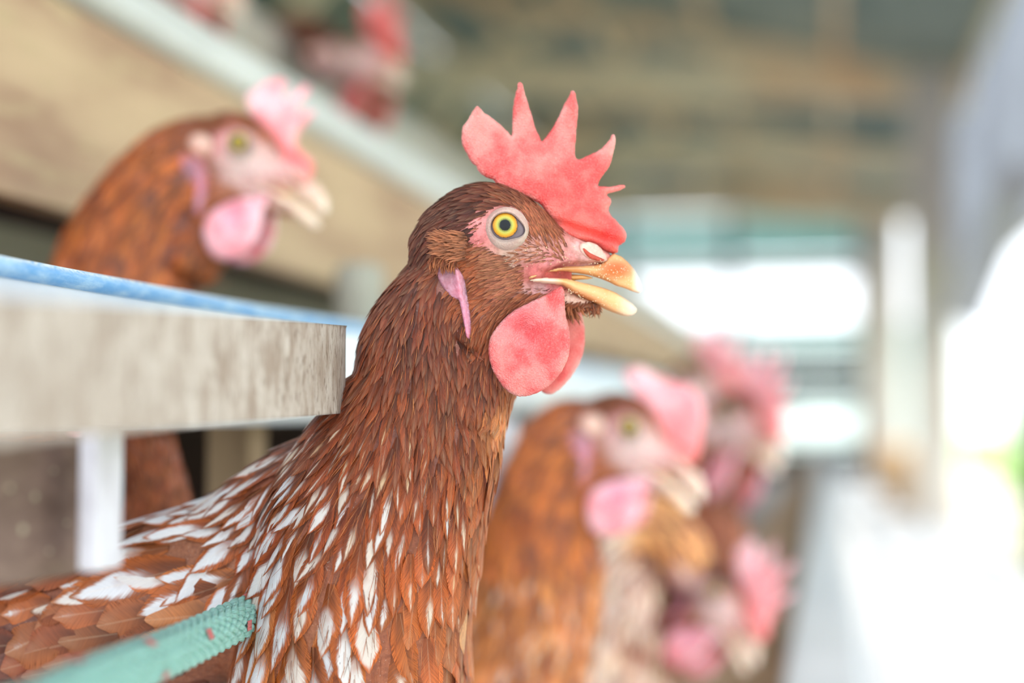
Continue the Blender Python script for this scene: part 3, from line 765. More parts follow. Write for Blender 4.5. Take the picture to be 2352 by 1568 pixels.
BEAK_U = [(1409,581),(1428,589),(1443,602),(1457,618),(1468,639),(1474,656),(1475.5,667),(1468,673.5),(1454,669.5),(1435.5,662),(1414.5,656),(1400.5,648.5),(1386,642.5),(1372,637.5),(1351,631.5),(1323,627),(1288,626),(1262,627.5),(1246,634),(1228,643),(1212,647),(1209,641),(1215,634),(1232,629),(1253,624),(1274,616),(1302,611),(1340,610),(1362,609),(1380,604),(1394,592)]
BEAK_L = [(1209,645),(1226,640),(1246,637),(1281,638),(1309,640.5),(1323,645),(1344,650),(1372,656.5),(1393,663),(1414.5,671.5),(1435.5,685),(1454,698),(1463.6,709),(1462,717),(1454,723.5),(1442,726),(1428,724),(1407,716.5),(1386,708),(1365,697.5),(1337,685),(1316,676),(1302,666),(1288,658),(1267,656),(1246,654.5),(1225,652),(1211,649)]
def rim_of(v, ol, r=9.0):
    ol = np.asarray(ol, float); b = np.roll(ol, -1, 0); a = b-ol; al = (a**2).sum(1)+1e-9; out = np.zeros(len(v))
    for i, p in enumerate(np.asarray(v)[:, :2]):
        t = np.clip(((p-ol)*a).sum(1)/al, 0, 1); out[i] = math.sqrt((((ol+a*t[:, None])-p)**2).sum(1).min())
    return np.exp(-(out/r)**2)
def lerp_tab(x, xs, ys): return float(np.interp(x, xs, ys))
def sat(d, k): return 1-math.exp(-d/k)

def rot_map(eye, k=1.0, ang=0.0, yaw=0.0):
    ca, sa = math.cos(math.radians(ang)), math.sin(math.radians(ang)); cy, sy = math.cos(math.radians(yaw)), math.sin(math.radians(yaw))
    e = np.array([eye[0], eye[1], eye[2] if len(eye) > 2 else 0.0])
    def Hf(p):
        p = np.atleast_2d(np.asarray(p, float))-EYE
        u = p[:, 0]*cy+p[:, 2]*sy; w = -p[:, 0]*sy+p[:, 2]*cy; v = p[:, 1]
        return np.c_[(u*ca-v*sa), (u*sa+v*ca), w]*k+e
    e = e+np.array([118*k*sy, 0, 0])
    def Hi(q):
        q = (np.atleast_2d(np.asarray(q, float))-e)/k
        u = q[:, 0]*ca+q[:, 1]*sa; v = -q[:, 0]*sa+q[:, 1]*ca; w = q[:, 2]
        return np.c_[u*cy-w*sy, v, u*sy+w*cy]+EYE
    Hf.inv = Hi
    return Hf

# field of plumage: u, v, direction, length, width, white, cream, tip roundness, colour, lift
DK = (96, 54, 44); RB = (140, 72, 44); OB = (178, 98, 52); TN = (196, 142, 98); MB = (120, 62, 40); GR = (116, 92, 80)
FIELD = [
 (1318, 560, -.30, -.95, 22, 4, 0, 0, .0, (170, 112, 92), .06), (1285, 500, -.55, -.83, 30, 6, 0, 0, .0, (150, 92, 66), .07),
 (1235, 455, -.85, -.5, 38, 8, 0, 0, .1, (112, 66, 46), .08), (1180, 430, -1, -.05, 44, 9, 0, 0, .1, (122, 72, 50), .07),
 (1110, 440, -.96, .25, 48, 10, 0, 0, .1, DK, .06), (1040, 480, -.85, .5, 50, 10, 0, 0, .1, (92, 52, 44), .05), (1080, 500, -.9, .4, 46, 9, 0, 0, .1, (84, 46, 40), .05),
 (980, 550, -.7, .7, 54, 11, 0, 0, .1, (98, 54, 44), .05), (925, 640, -.45, .9, 60, 12, 0, 0, .0, (112, 62, 46), .05), (880, 740, -.4, .92, 66, 13, 0, 0, .0, (128, 70, 46), .06),
 (1000, 700, -.1, 1, 58, 11, 0, 0, .0, MB, .05), (950, 780, -.1, 1, 66, 12, 0, 0, .0, (112, 58, 38), .05), (1060, 760, .03, 1, 55, 11, 0, 0, .0, (108, 56, 38), .05),
 (1100, 680, -.7, .6, 34, 6, 0, 0, .0, (158, 92, 62), .05), (1180, 650, -.93, .32, 24, 3.4, 0, 0, .0, (176, 122, 104), .05), (1240, 610, -.97, .2, 15, 2.4, 0, 0, .0, (198, 146, 138), .04),
 (1150, 612, -.95, .15, 20, 3, 0, 0, .0, (178, 132, 114), .05), (1080, 620, -.85, .4, 28, 5, 0, 0, .0, (166, 100, 68), .06), (1200, 700, -.85, .5, 34, 5, 0, 0, .0, (146, 86, 60), .06), (1120, 770, -.35, .92, 44, 8, 0, 0, .0, (150, 84, 52), .06),
 (1270, 545, -.5, -.85, 22, 3.6, 0, 0, 0, (174, 112, 86), .05), (1228, 520, -.5, -.8, 18, 3, 0, 0, 0, (184, 120, 96), .05),
 (1330, 705, -.55, .8, 30, 5, 0, 0, 0, (152, 98, 74), .18), (1290, 730, -.5, .85, 34, 6, 0, 0, 0, (150, 92, 66), .15), (1200, 860, -.05, 1, 48, 10, 0, 0, 0, (168, 98, 60), .08),
 (1120, 860, -.05, 1, 54, 11, 0, 0, 0, (116, 62, 42), .06), (1180, 950, .02, 1, 54, 13, .25, 1, 0, (208, 148, 104), .10), (1145, 1010, -.05, 1, 62, 15, .25, 1, 0, (186, 118, 76), .08),
 (830, 850, -.45, .89, 76, 15, .0, 1, 0, (136, 74, 46), .06), (900, 890, -.25, .97, 76, 15, .12, 1, 0, (140, 76, 48), .06), (1000, 900, -.05, 1, 72, 14, .0, 1, 0, (128, 68, 42), .06), (1060, 980, 0, 1, 74, 16, .1, 1, 0, (132, 70, 44), .06),
 (780, 940, -.65, .76, 88, 20, .38, .7, 0, (140, 76, 48), .06), (680, 1010, -.85, .5, 100, 26, .5, .3, .1, (130, 80, 60), .07), (860, 1000, -.35, .94, 92, 22, .45, .7, 0, (142, 76, 46), .06), (960, 1010, -.1, 1, 86, 20, .38, .8, 0, (138, 72, 44), .06),
 (580, 1090, -.88, .45, 118, 34, .85, .05, .2, (150, 86, 50), .07), (700, 1110, -.75, .66, 118, 32, .8, .1, .1, (148, 80, 48), .06), (810, 1120, -.5, .87, 112, 30, .7, .2, .1, (150, 78, 44), .06), (920, 1120, -.2, .98, 104, 27, .62, .3, .1, (152, 80, 44), .06), (1040, 1120, -.05, 1, 94, 24, .42, .5, .1, (148, 78, 46), .06), (1110, 1120, -.05, 1, 80, 22, .2, 1, .1, (168, 100, 66), .07),
 (640, 1230, -.6, .8, 130, 38, .85, .05, .2, (146, 78, 44), .06), (760, 1240, -.3, .95, 128, 38, .72, .15, .2, (160, 88, 46), .06), (880, 1250, -.12, .99, 120, 36, .7, .2, .2, (166, 90, 44), .06), (1000, 1250, -.03, 1, 110, 34, .4, .5, .3, (172, 96, 50), .06), (1085, 1240, -.03, 1, 96, 28, .25, .9, .3, (184, 116, 78), .07),
 (620, 1360, -.2, .98, 150, 46, .95, .0, .3, (170, 104, 60), .07), (720, 1380, -.05, 1, 144, 46, .9, .1, .3, (176, 104, 56), .07), (840, 1390, -.03, 1, 136, 46, .78, .25, .4, (182, 106, 50), .06), (950, 1390, .0, 1, 120, 44, .3, .6, .6, (176, 100, 54), .06), (1045, 1400, -.03, 1, 104, 40, .15, .9, .6, (176, 108, 76), .06),
 (600, 1500, -.1, 1, 170, 46, .9, .2, .2, (190, 122, 70), .09), (720, 1520, .0, 1, 160, 50, .9, .15, .3, (184, 112, 60), .07), (850, 1520, 0, 1, 140, 52, .65, .4, .5, (180, 106, 56), .06), (980, 1520, 0, 1, 120, 50, .15, .8, .7, (172, 104, 66), .06),
 (500, 1180, -.92, .35, 140, 36, .9, .0, .2, (150, 88, 52), .06), (400, 1220, -.94, .3, 150, 36, .9, .0, .2, (146, 90, 56), .06), (520, 1270, -.75, .62, 130, 36, .8, .05, .2, (150, 88, 48), .07), (300, 1250, -.95, .22, 140, 34, .8, .0, .2, (140, 92, 64), .06),
 (380, 1330, -.97, .18, 190, 66, 1.0, .0, .5, (196, 120, 62), .04), (500, 1340, -.97, .2, 150, 50, .75, .0, .5, (150, 88, 52), .05), (480, 1400, -.97, .2, 130, 60, .0, .4, .9, (178, 122, 86), .04), (330, 1420, -.97, .15, 120, 66, .0, .3, 1.0, (166, 108, 76), .04),
 (220, 1350, -.97, .15, 100, 52, .4, .0, .8, (160, 104, 72), .05), (80, 1390, -.97, .2, 84, 44, .6, .0, .8, (162, 98, 60), .05), (160, 1430, -.95, .2, 96, 62, .05, .3, 1.0, (150, 96, 68), .04), (40, 1480, -.95, .2, 96, 62, .0, .3, 1, (126, 70, 54), .04),
 (200, 1500, -.95, .25, 96, 62, .0, .3, 1, (132, 74, 54), .04), (420, 1530, -.9, .35, 100, 60, 0, .3, 1, (150, 86, 58), .04), (480, 1600, -.9, .4, 100, 60, 0, .3, 1, (150, 86, 58), .04), (0, 1560, -.95, .2, 96, 62, 0, 0, 1, (120, 68, 52), .04),
]
SKIN = [ # u v colour of the skin under the plumage
 (1110, 520, (232, 150, 150)), (1095, 560, (226, 132, 134)), (1120, 600, (218, 160, 150)), (1165, 600, (206, 176, 160)), (1215, 590, (208, 160, 150)), (1225, 530, (206, 140, 128)), (1210, 490, (206, 140, 132)), (1120, 485, (214, 140, 134)),
 (1250, 560, (206, 146, 136)), (1290, 560, (222, 148, 142)), (1310, 600, (236, 164, 164)), (1260, 605, (230, 150, 156)), (1225, 625, (222, 124, 126)), (1200, 640, (210, 130, 122)), (1335, 575, (240, 196, 192)), (1390, 575, (244, 190, 186)), (1345, 600, (240, 196, 196)), (1405, 590, (240, 170, 160)),
 (1275, 634, (180, 66, 62)), (1300, 634, (180, 66, 62)), (1255, 634, (190, 80, 76)), (1315, 636, (200, 90, 80)),
 (1270, 668, (222, 130, 140)), (1310, 690, (232, 200, 186)), (1350, 700, (236, 208, 190)), (1240, 665, (206, 166, 170)), (1200, 668, (196, 150, 146)), (1220, 700, (190, 110, 96)),
 (1160, 660, (160, 96, 74)), (1090, 640, (160, 92, 66)), (1150, 740, (150, 84, 60)), (1050, 560, (120, 66, 50)), (1040, 480, (84, 44, 36)), (1150, 440, (96, 52, 40)), (1240, 460, (110, 62, 46)), (1280, 500, (140, 84, 64)),
 (980, 620, (96, 50, 36)), (950, 760, (96, 50, 34)), (900, 900, (110, 58, 38)), (1100, 900, (120, 64, 42)), (900, 1200, (140, 74, 42)), (600, 1400, (170, 110, 76)), (400, 1300, (150, 96, 66)), (1000, 1500, (160, 92, 58)), (200, 1400, (150, 90, 60)), (50, 1500, (110, 62, 48)),
]

def tintcol(base, a, t): return tuple(base[i]*(1-t)+a[i]*t for i in range(3))

def make_hen(label, D, eye, k=1.0, ang=0.0, yaw=0.0, secs=(), extra_ctrl=None, main=False, comb=None, combmat='comb', voxel=9,
             n_try=9000, fscale=1.0, dark=1.0, bright=None, visible=None, group=None, cream=None, hmix=0.0):
    Hf = rot_map(eye, k, ang, yaw)
    unit = D/F; O = P(1176, 784, D)
    def Wd(p):
        p = np.asarray(p, float)
        return O+((p[:, 0]-1176)*unit)[:, None]*RIGHT-((p[:, 1]-784)*unit)[:, None]*UP+(p[:, 2]*unit)[:, None]*FWD
    base = Wd(np.array([[secs[0][-1][0], secs[0][-1][1]+100, secs[0][-1][2]]]))[0]
    root = empty('hen', base, label, 'hen', group)
    parts = []
    for hs in HEAD_SECS:
        v, f = loft_head(hs); parts.append((Hf(v), f))
    for jj in (JAW, CHEEK):
        v, f = loft_spine(jj); parts.append((Hf(v), f))
    for s in secs: parts.append(loft_spine(s))
    co, no, fc = body_mesh(parts, voxel)
    hc = Hf.inv(co); bw = np.interp(hc[:, 0], [1209, 1245, 1300, 1350, 1400], [95, 80, 56, 44, 30])
    up = np.interp(hc[:, 0], [1209, 1250, 1300, 1330], [638, 619, 607, 604]); dn = np.interp(hc[:, 0], [1209, 1250, 1300, 1330], [651, 658, 668, 684])
    msk = np.clip((hc[:, 0]-1203)/16, 0, 1)*np.clip((hc[:, 1]-up+4)/8, 0, 1)*np.clip((dn+4-hc[:, 1])/8, 0, 1)
    lim_w = bw-16-14*np.clip((hc[:, 0]-1240)/30, 0, 1)
    nw = np.sign(hc[:, 2])*np.minimum(np.abs(hc[:, 2]), lim_w); hc[:, 2] = hc[:, 2]*(1-msk)+nw*msk
    co = Hf(hc)
    # control field in this hen's picture plane
    fld = []
    lim = 900 if not main else 1e9
    for (u, v, du, dv, L, Wf, wh, cr, rt, c, lf) in FIELD:
        if v > lim or (not main and u < 860): continue
        q = Hf([[u, v, 0], [u+du, v+dv, 0]]); d = (q[1]-q[0])[:2]; fld.append((q[0][0], q[0][1], d[0]/k, d[1]/k, L*k, Wf*k, wh, cr, rt, *c, lf))
    if not main:
        for s in secs:
            ss = crom(s, 3); T = np.gradient(ss[:, :3], axis=0)
            for i in range(2, len(ss)):
                t = T[i]/np.linalg.norm(T[i]); n2 = np.array([t[1], -t[0]]); fr = i/len(ss)
                for o_ in (-.7, 0, .7):
                    p = ss[i, :2]+n2*ss[i, 3]*o_
                    col, wh = extra_ctrl(fr, o_) if extra_ctrl else ((168, 92, 48), .1*fr)
                    fld.append((p[0], p[1], t[0], t[1], (60+70*fr)*k*fscale, (14+34*fr)*k*fscale, wh, .5 if cream is None else cream, .2, *col, .06))
    fld = np.array(fld, float)
    if main:
        sc_ = np.interp(fld[:, 1], [850, 1000], [1.15, 1.25]); fld[:, 4] *= sc_; fld[:, 5] *= np.interp(fld[:, 1], [480, 850, 1000], [1.35, 1.5, 1.5])*np.interp(fld[:, 1], [1150, 1350], [1, 1.22]); fld[:, 4] *= np.interp(fld[:, 1], [1150, 1350], [1, 1.06])
    cxy = fld[:, :2]; cval = fld[:, 2:]
    cval_l = cval.copy()
    for i in range(len(cval)): cval_l[i, 7:10] = lin(*(cval[i, 7:10] if main else cval[i, 7:10]*(.82-hmix)+np.array([206, 128, 76])*(.18+hmix)))
    # ---- skin colour
    sk = np.array([[*Hf([[u, v, 0]])[0][:2], *lin(*c)] for u, v, c in (SKIN if main else [s_ for s_ in SKIN if s_[1] < 760 or True])])
    if not main:
        sk = sk[[i for i, s_ in enumerate(SKIN) if s_[1] < 920 and s_[0] > 900]]
        ad = np.array([[r[0], r[1], *lin(*(np.array(r[9:12])*.8))] for r in fld if False])
        hm = Hf([[980, 900, 0]])[0]
        s0 = crom(secs[0], 2); sk = np.vstack([sk, [[p[0], p[1], *lin(140, 76, 44)] for p in s0[3:]]])
    sc = idw(sk[:, :2], sk[:, 2:], co[:, :2], 3.5)
    if main: sc = sc*np.array([.86, .78, .76])
    if not main:
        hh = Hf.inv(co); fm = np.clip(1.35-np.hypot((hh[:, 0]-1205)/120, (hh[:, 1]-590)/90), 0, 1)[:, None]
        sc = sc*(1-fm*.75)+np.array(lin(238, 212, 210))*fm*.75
    body = add_mesh('body', Wd(co), fc, M['skin'], root); vcol(body.data, 'skin', sc)
    bvh = BVHTree.FromPolygons([Vector(c) for c in co], fc)
    # ---- comb
    if comb is not None:
        wq = np.zeros((len(comb), 3)); wq[:, :2] = comb; cmb = [tuple(x) for x in Hf.inv(wq)[:, :2]]
    else: cmb = COMB
    cm = M[combmat]
    def comb_fn(u, v, d):
        base_t = 7+26*max(0, min(1, (v-400)/160))*max(0, min(1, (u-1180)/120))
        th = base_t*(sat(d, 9)) + 3*sat(d, 3)
        # crease running forward at the foot of the comb
        s_ = (u-1290)/(1410-1290); vl = 512+ s_*38
        if -.2 < s_ < 1.1: th -= 14*math.exp(-((v-vl-4)/8)**2)*min(1, (1.1-s_)*3)*sat(d, 6)
        if s_ > -.2 and v > vl+6: th += 9*math.exp(-((v-vl-24)/16)**2)*sat(d, 5)
        wc = 10*math.sin((u-1060)/95.)*max(0, min(1, (470-v)/200))+6*math.sin(v/40.)*max(0, min(1, (430-v)/200))
        return wc, th
    v, f = poly_blade(cmb, 5.5 if main else 10, comb_fn, jig=.7 if main else 0)
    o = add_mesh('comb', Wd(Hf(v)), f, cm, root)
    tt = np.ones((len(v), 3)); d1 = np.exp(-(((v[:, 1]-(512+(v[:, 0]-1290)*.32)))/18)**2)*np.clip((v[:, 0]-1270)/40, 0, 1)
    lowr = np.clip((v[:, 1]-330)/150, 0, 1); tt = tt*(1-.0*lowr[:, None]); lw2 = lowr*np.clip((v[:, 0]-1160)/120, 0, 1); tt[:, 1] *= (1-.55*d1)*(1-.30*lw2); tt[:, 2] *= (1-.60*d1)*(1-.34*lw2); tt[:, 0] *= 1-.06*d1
    rim_glow = rim_of(v, cmb); tt[:, 1] *= 1+.28*rim_glow; tt[:, 2] *= 1+.28*rim_glow; tt[:, 0] *= 1+.06*rim_glow  # paler edge: translucency of the thin rim painted into the tint
    tail = np.clip((1180-v[:, 0])/120, 0, 1); tt[:, 1] *= 1+.10*tail; tt[:, 2] *= 1+.10*tail
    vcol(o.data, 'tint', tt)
    # ---- beak
    def bu(u, v, d): return 0, lerp_tab(u, [1209, 1245, 1300, 1350, 1400, 1440, 1476], [97, 86, 64, 50, 36, 22, 8])*(.62+.38*sat(d, 9))*sat(d+1.2, 1.6)
    def bl(u, v, d): return 0, lerp_tab(u, [1209, 1245, 1300, 1350, 1400, 1440, 1464], [97, 85, 62, 47, 34, 22, 10])*(.66+.34*sat(d, 8))*sat(d+1.2, 1.6)
    for nm, ol, fn in (('upper_beak', BEAK_U, bu), ('lower_beak', BEAK_L, bl)):
        v, f = poly_blade(ol, 3.2 if main else 6, fn); o = add_mesh(nm, Wd(Hf(v)), f, M['beak'], root)
        cc = np.zeros((len(v), 3)); crm = np.array(lin(226, 176, 122)); org = np.array(lin(190, 92, 28)); wt = np.array(lin(248, 234, 222)); brn = np.array(lin(168, 112, 62))
        for i, (a, b, _) in enumerate(v):
            if nm == 'upper_beak':
                t = np.exp(-(((a-1412)/42)**2+((b-620)/24)**2)**1.5); c = crm*(1-t)+org*t
                t2 = np.exp(-(((a-1300)/40)**2+((b-616)/5)**2)); c = c*(1-t2)+brn*t2
                t3 = np.clip((a-1448)/20, 0, 1); c = c*(1-.85*t3)+wt*.85*t3
            else:
                vl = 652+(a-1280)*.33; t = .85*np.exp(-(((a-1330)/62)**2+((b-vl-14)/12)**2)); c = crm*(1-t)+org*t
                t3 = np.clip((a-1410)/40, 0, 1); c = c*(1-.5*t3)+wt*.5*t3
                t4 = np.clip((1290-a)/20, 0, 1); c = c*(1-.6*t4)+wt*.6*t4
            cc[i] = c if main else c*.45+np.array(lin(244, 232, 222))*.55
        vcol(o.data, 'tint', cc)
    v, f = poly_blade([(1285, 634), (1310, 629), (1340, 631), (1364, 638), (1352, 641), (1330, 642), (1312, 645), (1290, 641)], 4, lambda u, v, d: (0, 18*sat(d, 3)))
    o = add_mesh('tongue', Wd(Hf(v)), f, M['beak'], root); vcol(o.data, 'tint', np.tile(lin(240, 190, 130), (len(v), 1)))
    # ---- nostrils
    fl_ = [(1328, 566), (1338, 559), (1352, 558), (1368, 563), (1380, 573), (1391, 588), (1394, 600), (1384, 604), (1368, 602), (1352, 598), (1340, 590), (1330, 579)]
    sl_ = [(1335, 573), (1341, 573), (1350, 581), (1362, 587), (1374, 593), (1388, 599), (1381, 602), (1368, 601), (1354, 597), (1343, 588)]
    for sg in ((-1, 1) if main else (-1,)):
        for nm, ol, ww, th, mm in (('nostril_flap', fl_, 47, 7, 'cere'), ('nostril', sl_, 53, 3.2, 'slit')):
            wf = lambda u, v, d, sg=sg, ww=ww, th=th: (sg*(ww-(u-1328)*.24-abs(v-580)*.05), th*sat(d, 5))
            v, f = poly_blade(ol, 3.5 if main else 7, wf); add_mesh(nm, Wd(Hf(v)), f, M[mm], root)
    # ---- wattles
    def w_near(u, v, d):
        t = (v-660)/245; wc = -74-42*math.sin(min(1, max(0, t))*2.2)
        cup = math.exp(-(((u-1205)/40)**2+((v-765)/46)**2)); wc += 20*cup
        fold = math.exp(-((u-(1262+(v-680)*.12))/9)**2)*max(0, min(1, (760-v)/60)); wc += 13*fold
        wc += 3*math.sin(u/13+v/19)
        return wc, 11*sat(d, 7)*(1-.35*cup)
    def w_far(u, v, d): return 52+22*math.sin(min(1, max(0, (v-660)/245))*2.2)+3*math.sin(u/15), 10*sat(d, 7)
    for ol, fn in ((WATTLE, w_near), (WATTLE2 if main else WATTLE, w_far)):
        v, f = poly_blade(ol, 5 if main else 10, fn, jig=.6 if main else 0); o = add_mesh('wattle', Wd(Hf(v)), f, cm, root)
        tt = np.ones((len(v), 3)); c_ = np.exp(-(((v[:, 0]-1200)/50)**2+((v[:, 1]-745)/60)**2)); tt *= (1-.16*c_)[:, None]; tt[:, 2] *= 1+.14*c_  # centre darkened: shade of the hollow painted into the tint
        tt[:, 1] *= .92; tt[:, 2] *= .94; rim_glow = rim_of(v, ol, 8); tt[:, 1] *= 1+.35*rim_glow; tt[:, 2] *= 1+.35*rim_glow  # rim lightened: light passing through the wattle edge put into its colour
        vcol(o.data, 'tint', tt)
    # ---- ear lobe
    def surf_w(u, v, yoff):
        q = Hf([[u, v, -400]])[0]; q2 = Hf([[u, v, 0]])[0]; dr = Vector(q2-q).normalized()
        h = bvh.ray_cast(Vector(q), dr); 
        return -400+h[3]/k if h[0] is not None else -90
    def w_lobe(u, v, d):
        rid = math.exp(-((u-(1056+(v-640)*.15))/8)**2)
        return surf_w(u, v, 0)-2-9*rid-(1.5*math.sin(v/3.1)*rid if main else 0), (3+6*rid)*sat(d, 5)+.6
    LB = LOBE if main else [(1035+(a-1040)*1.45, 600+(b-610)*1.15) for a, b in LOBE]
    if not main:
        TF = [(1000, 560), (1012, 538), (1040, 528), (1068, 536), (1084, 560), (1080, 590), (1055, 606), (1030, 598), (1008, 585)]
        v, f = poly_blade(TF, 9, lambda u, v, d: (surf_w(u, v, 0)-8, 12*sat(d, 8)+1)); o = add_mesh('ear_tuft', Wd(Hf(v)), f, M['cere'], root)
    v, f = poly_blade(LB, 4 if main else 8, w_lobe); o = add_mesh('earlobe', Wd(Hf(v)), f, M['lobe'], root)
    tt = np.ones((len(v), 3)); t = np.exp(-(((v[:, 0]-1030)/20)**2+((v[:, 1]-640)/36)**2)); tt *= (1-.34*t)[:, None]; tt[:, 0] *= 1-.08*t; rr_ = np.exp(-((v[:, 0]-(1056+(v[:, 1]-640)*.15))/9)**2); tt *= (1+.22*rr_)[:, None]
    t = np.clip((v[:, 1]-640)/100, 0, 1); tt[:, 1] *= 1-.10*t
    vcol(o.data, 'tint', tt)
    # ---- eye, built both sides
    for sg in ((-1, 1) if main else (-1,)):
        cu, cv_, cw = 1162, 531, -82*-sg*-1 if False else sg*82
        V = []; Fc = []; uv = []; nr, na = 16, 32
        for i in range(nr):
            ph = (i/(nr-1))*math.radians(78)
            for j in range(na):
                t = 2*math.pi*j/na; r = math.sin(ph); V.append((cu+48*r*math.cos(t), cv_+48*r*math.sin(t), cw+sg*36*math.cos(ph)))
                uv.append((.5+.5*r*math.cos(t)+.015, .5+.5*r*math.sin(t)+.05))
        for i in range(nr-1):
            for j in range(na): Fc.append([i*na+j, i*na+(j+1) % na, (i+1)*na+(j+1) % na, (i+1)*na+j])
        o = add_mesh('eye', Wd(Hf(V)), Fc, M['eye'], root); ul = o.data.uv_layers.new(name='uv')
        for lp in o.data.loops: ul.data[lp.index].uv = (.5+(uv[lp.vertex_index][0]-.5)*1.12, .5+(uv[lp.vertex_index][1]-.5)*1.12)
        # eyelids: ring from the opening to the socket
        V = []; Fc = []; nr = 8; tt = []
        for j in range(48):
            t = 2*math.pi*j/48; c_, s_ = math.cos(t), math.sin(t)
            rin = 31.5+13*max(0, math.cos(t-.28))**7
            iu, iv = 1161+rin*c_, 529+rin*s_*.95
            ou, ov = 1164+50*c_, 536+51*s_
            for i in range(nr):
                q = i/(nr-1); uu = iu+(ou-iu)*q; vv = iv+(ov-iv)*q
                rr = min(.985, math.hypot((uu-cu)/53, (vv-cv_)/56)); ww = sg*(82+39.5*math.sqrt(1-rr*rr)+3.2*math.sin(math.pi*min(1, q*1.05))*1.0)
                if i == 0: ww -= sg*3
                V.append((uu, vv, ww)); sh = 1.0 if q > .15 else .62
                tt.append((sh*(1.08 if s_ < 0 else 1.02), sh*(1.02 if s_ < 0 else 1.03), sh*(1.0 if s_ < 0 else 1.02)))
        n_ = nr
        for j in range(48):
            for i in range(n_-1): Fc.append([j*n_+i, ((j+1) % 48)*n_+i, ((j+1) % 48)*n_+i+1, j*n_+i+1])
        o = add_mesh('eyelid', Wd(Hf(V)), Fc, M['lid'], root); vcol(o.data, 'tint', tt)
    # ---- plumage
    tri = []
    for q in fc:
        for i in range(1, len(q)-1): tri.append((q[0], q[i], q[i+1]))
    tri = np.array(tri); ar = .5*np.linalg.norm(np.cross(co[tri[:, 1]]-co[tri[:, 0]], co[tri[:, 2]]-co[tri[:, 0]]), axis=1)
    # inverse head map for exclusion zones
    def to_head(p):
        return Hf.inv(p)[:, :2]
    def spacing(p):
        fv = idw(cxy, cval, p[:, :2]); s_ = np.sqrt(fv[:, 2]*fv[:, 3])*(np.interp(p[:, 1], [800, 1050, 1350], [.38, .40, .43]) if main else .48)
        far = p[:, 2] > 40*k; s_[far] *= 1.3
        h = to_head(p); bad = (np.hypot((h[:, 0]-1162)/57, (h[:, 1]-537)/56) < 1)
        bad |= (h[:, 0] > 1090) & (h[:, 0] < 1122) & (h[:, 1] > 500) & (h[:, 1] < 574)
        bad |= (h[:, 0] > 1295) & (h[:, 1] < 692) & (h[:, 1] > 500)
        bad |= (h[:, 0] > 1205) & (h[:, 1] > 604) & (h[:, 1] < 676)
        bad |= (h[:, 0] > 1016) & (h[:, 0] < 1048) & (h[:, 1] > 620) & (h[:, 1] < 672)
        bad |= (np.hypot((h[:, 0]-1212)/62, (h[:, 1]-790)/98) < 1) & (p[:, 2] < 0)
        s_[bad] = -1
        if not main: bad |= np.hypot((h[:, 0]-1200)/115, (h[:, 1]-585)/80) < 1
        lore = np.hypot((h[:, 0]-1240)/78, (h[:, 1]-592)/42) < 1
        s_[lore] *= 2.4
        if main: s_[np.hypot((p[:, 0]-600)/110, (p[:, 1]-1200)/110) < 1] *= .74
        s_[bad] = -1
        out = (p[:, 1] > 1720) | (p[:, 0] < -160) | (p[:, 1] < -200)
        s_[out] = -1
        return s_
    w_ = ar.copy(); cen = co[tri].mean(1); fv = idw(cxy, cval, cen[:, :2]); w_ /= np.maximum(fv[:, 2]*fv[:, 3], 30)
    rg = np.random.default_rng(int(eye[0])); pts, nm = poisson(co, no, tri, w_, n_try, spacing, rg)
    fv = idw(cxy, cval_l, pts[:, :2], 4.0); n = len(pts)
    d3 = np.c_[fv[:, 0], fv[:, 1], np.zeros(n)]; d3[:, :2] += rg.normal(0, .10, (n, 2))
    if len(pts) and main:
        pass
    L = fv[:, 2]*rg.uniform(.8, 1.2, n); Wf = fv[:, 3]*rg.uniform(.8, 1.2, n)
    nc = 0
    if main:
        CU = [(1070, 1352, .08, 1, 150, 40, 0, 0, .1, (250, 206, 176), .10), (1078, 1480, -.1, 1, 150, 44, 0, 0, .2, (246, 196, 166), .08), (1060, 1500, -.2, 1, 120, 40, 0, 0, .2, (236, 180, 148), .08),
              (596, 1362, -.04, 1, 165, 40, .95, 0, .2, (214, 150, 84), .10), (612, 1420, -.1, 1, 150, 36, .9, .1, .2, (200, 134, 78), .08), (640, 1330, -.1, 1, 170, 60, .95, 0, .3, (190, 130, 90), .07),
              (610, 1300, -.75, .6, 110, 26, .7, 0, .0, (150, 120, 110), .14), (600, 1320, -.9, .45, 96, 20, .7, 0, .0, (150, 120, 110), .16), (620, 1280, -.8, .55, 110, 20, .6, 0, .0, (130, 100, 90), .14),
              (560, 1330, -1, .06, 210, 72, 1.0, 0, .4, (190, 130, 80), .05), (430, 1330, -1, .12, 190, 66, 1.0, 0, .4, (190, 120, 66), .05),
              (690, 1010, -.95, .18, 110, 36, .8, 0, .1, (140, 120, 120), .12), (660, 1040, -.9, .3, 120, 30, .8, 0, .1, (130, 110, 110), .10)]
        ad_p, ad_n, ad_f = [], [], []
        for r in CU:
            hgt = bvh.ray_cast(Vector((r[0], r[1], -500)), Vector((0, 0, 1)))
            if hgt[0] is None: continue
            ad_p.append(hgt[0]); ad_n.append(hgt[1]); ad_f.append([r[2], r[3], r[4], r[5], r[6], r[7], r[8], *lin(*r[9]), r[10]])
        nc = len(ad_p); n0_ = n; n += nc
        pts = np.vstack([pts, np.array(ad_p)]); nm = np.vstack([nm, np.array(ad_n)]); fv = np.vstack([fv, np.array(ad_f)])
        d3 = np.vstack([d3, np.c_[fv[n0_:, 0], fv[n0_:, 1], np.zeros(nc)]]); L = np.r_[L, fv[n0_:, 2]]; Wf = np.r_[Wf, fv[n0_:, 3]]
    K, cols = (7, 5) if main else (5, 3)
    G, vv, us = feathers(pts, nm, d3, L, Wf, fv[:, 6], fv[:, 10]+rg.uniform(-.02, .03, n), bvh, K, cols, rgn=rg)
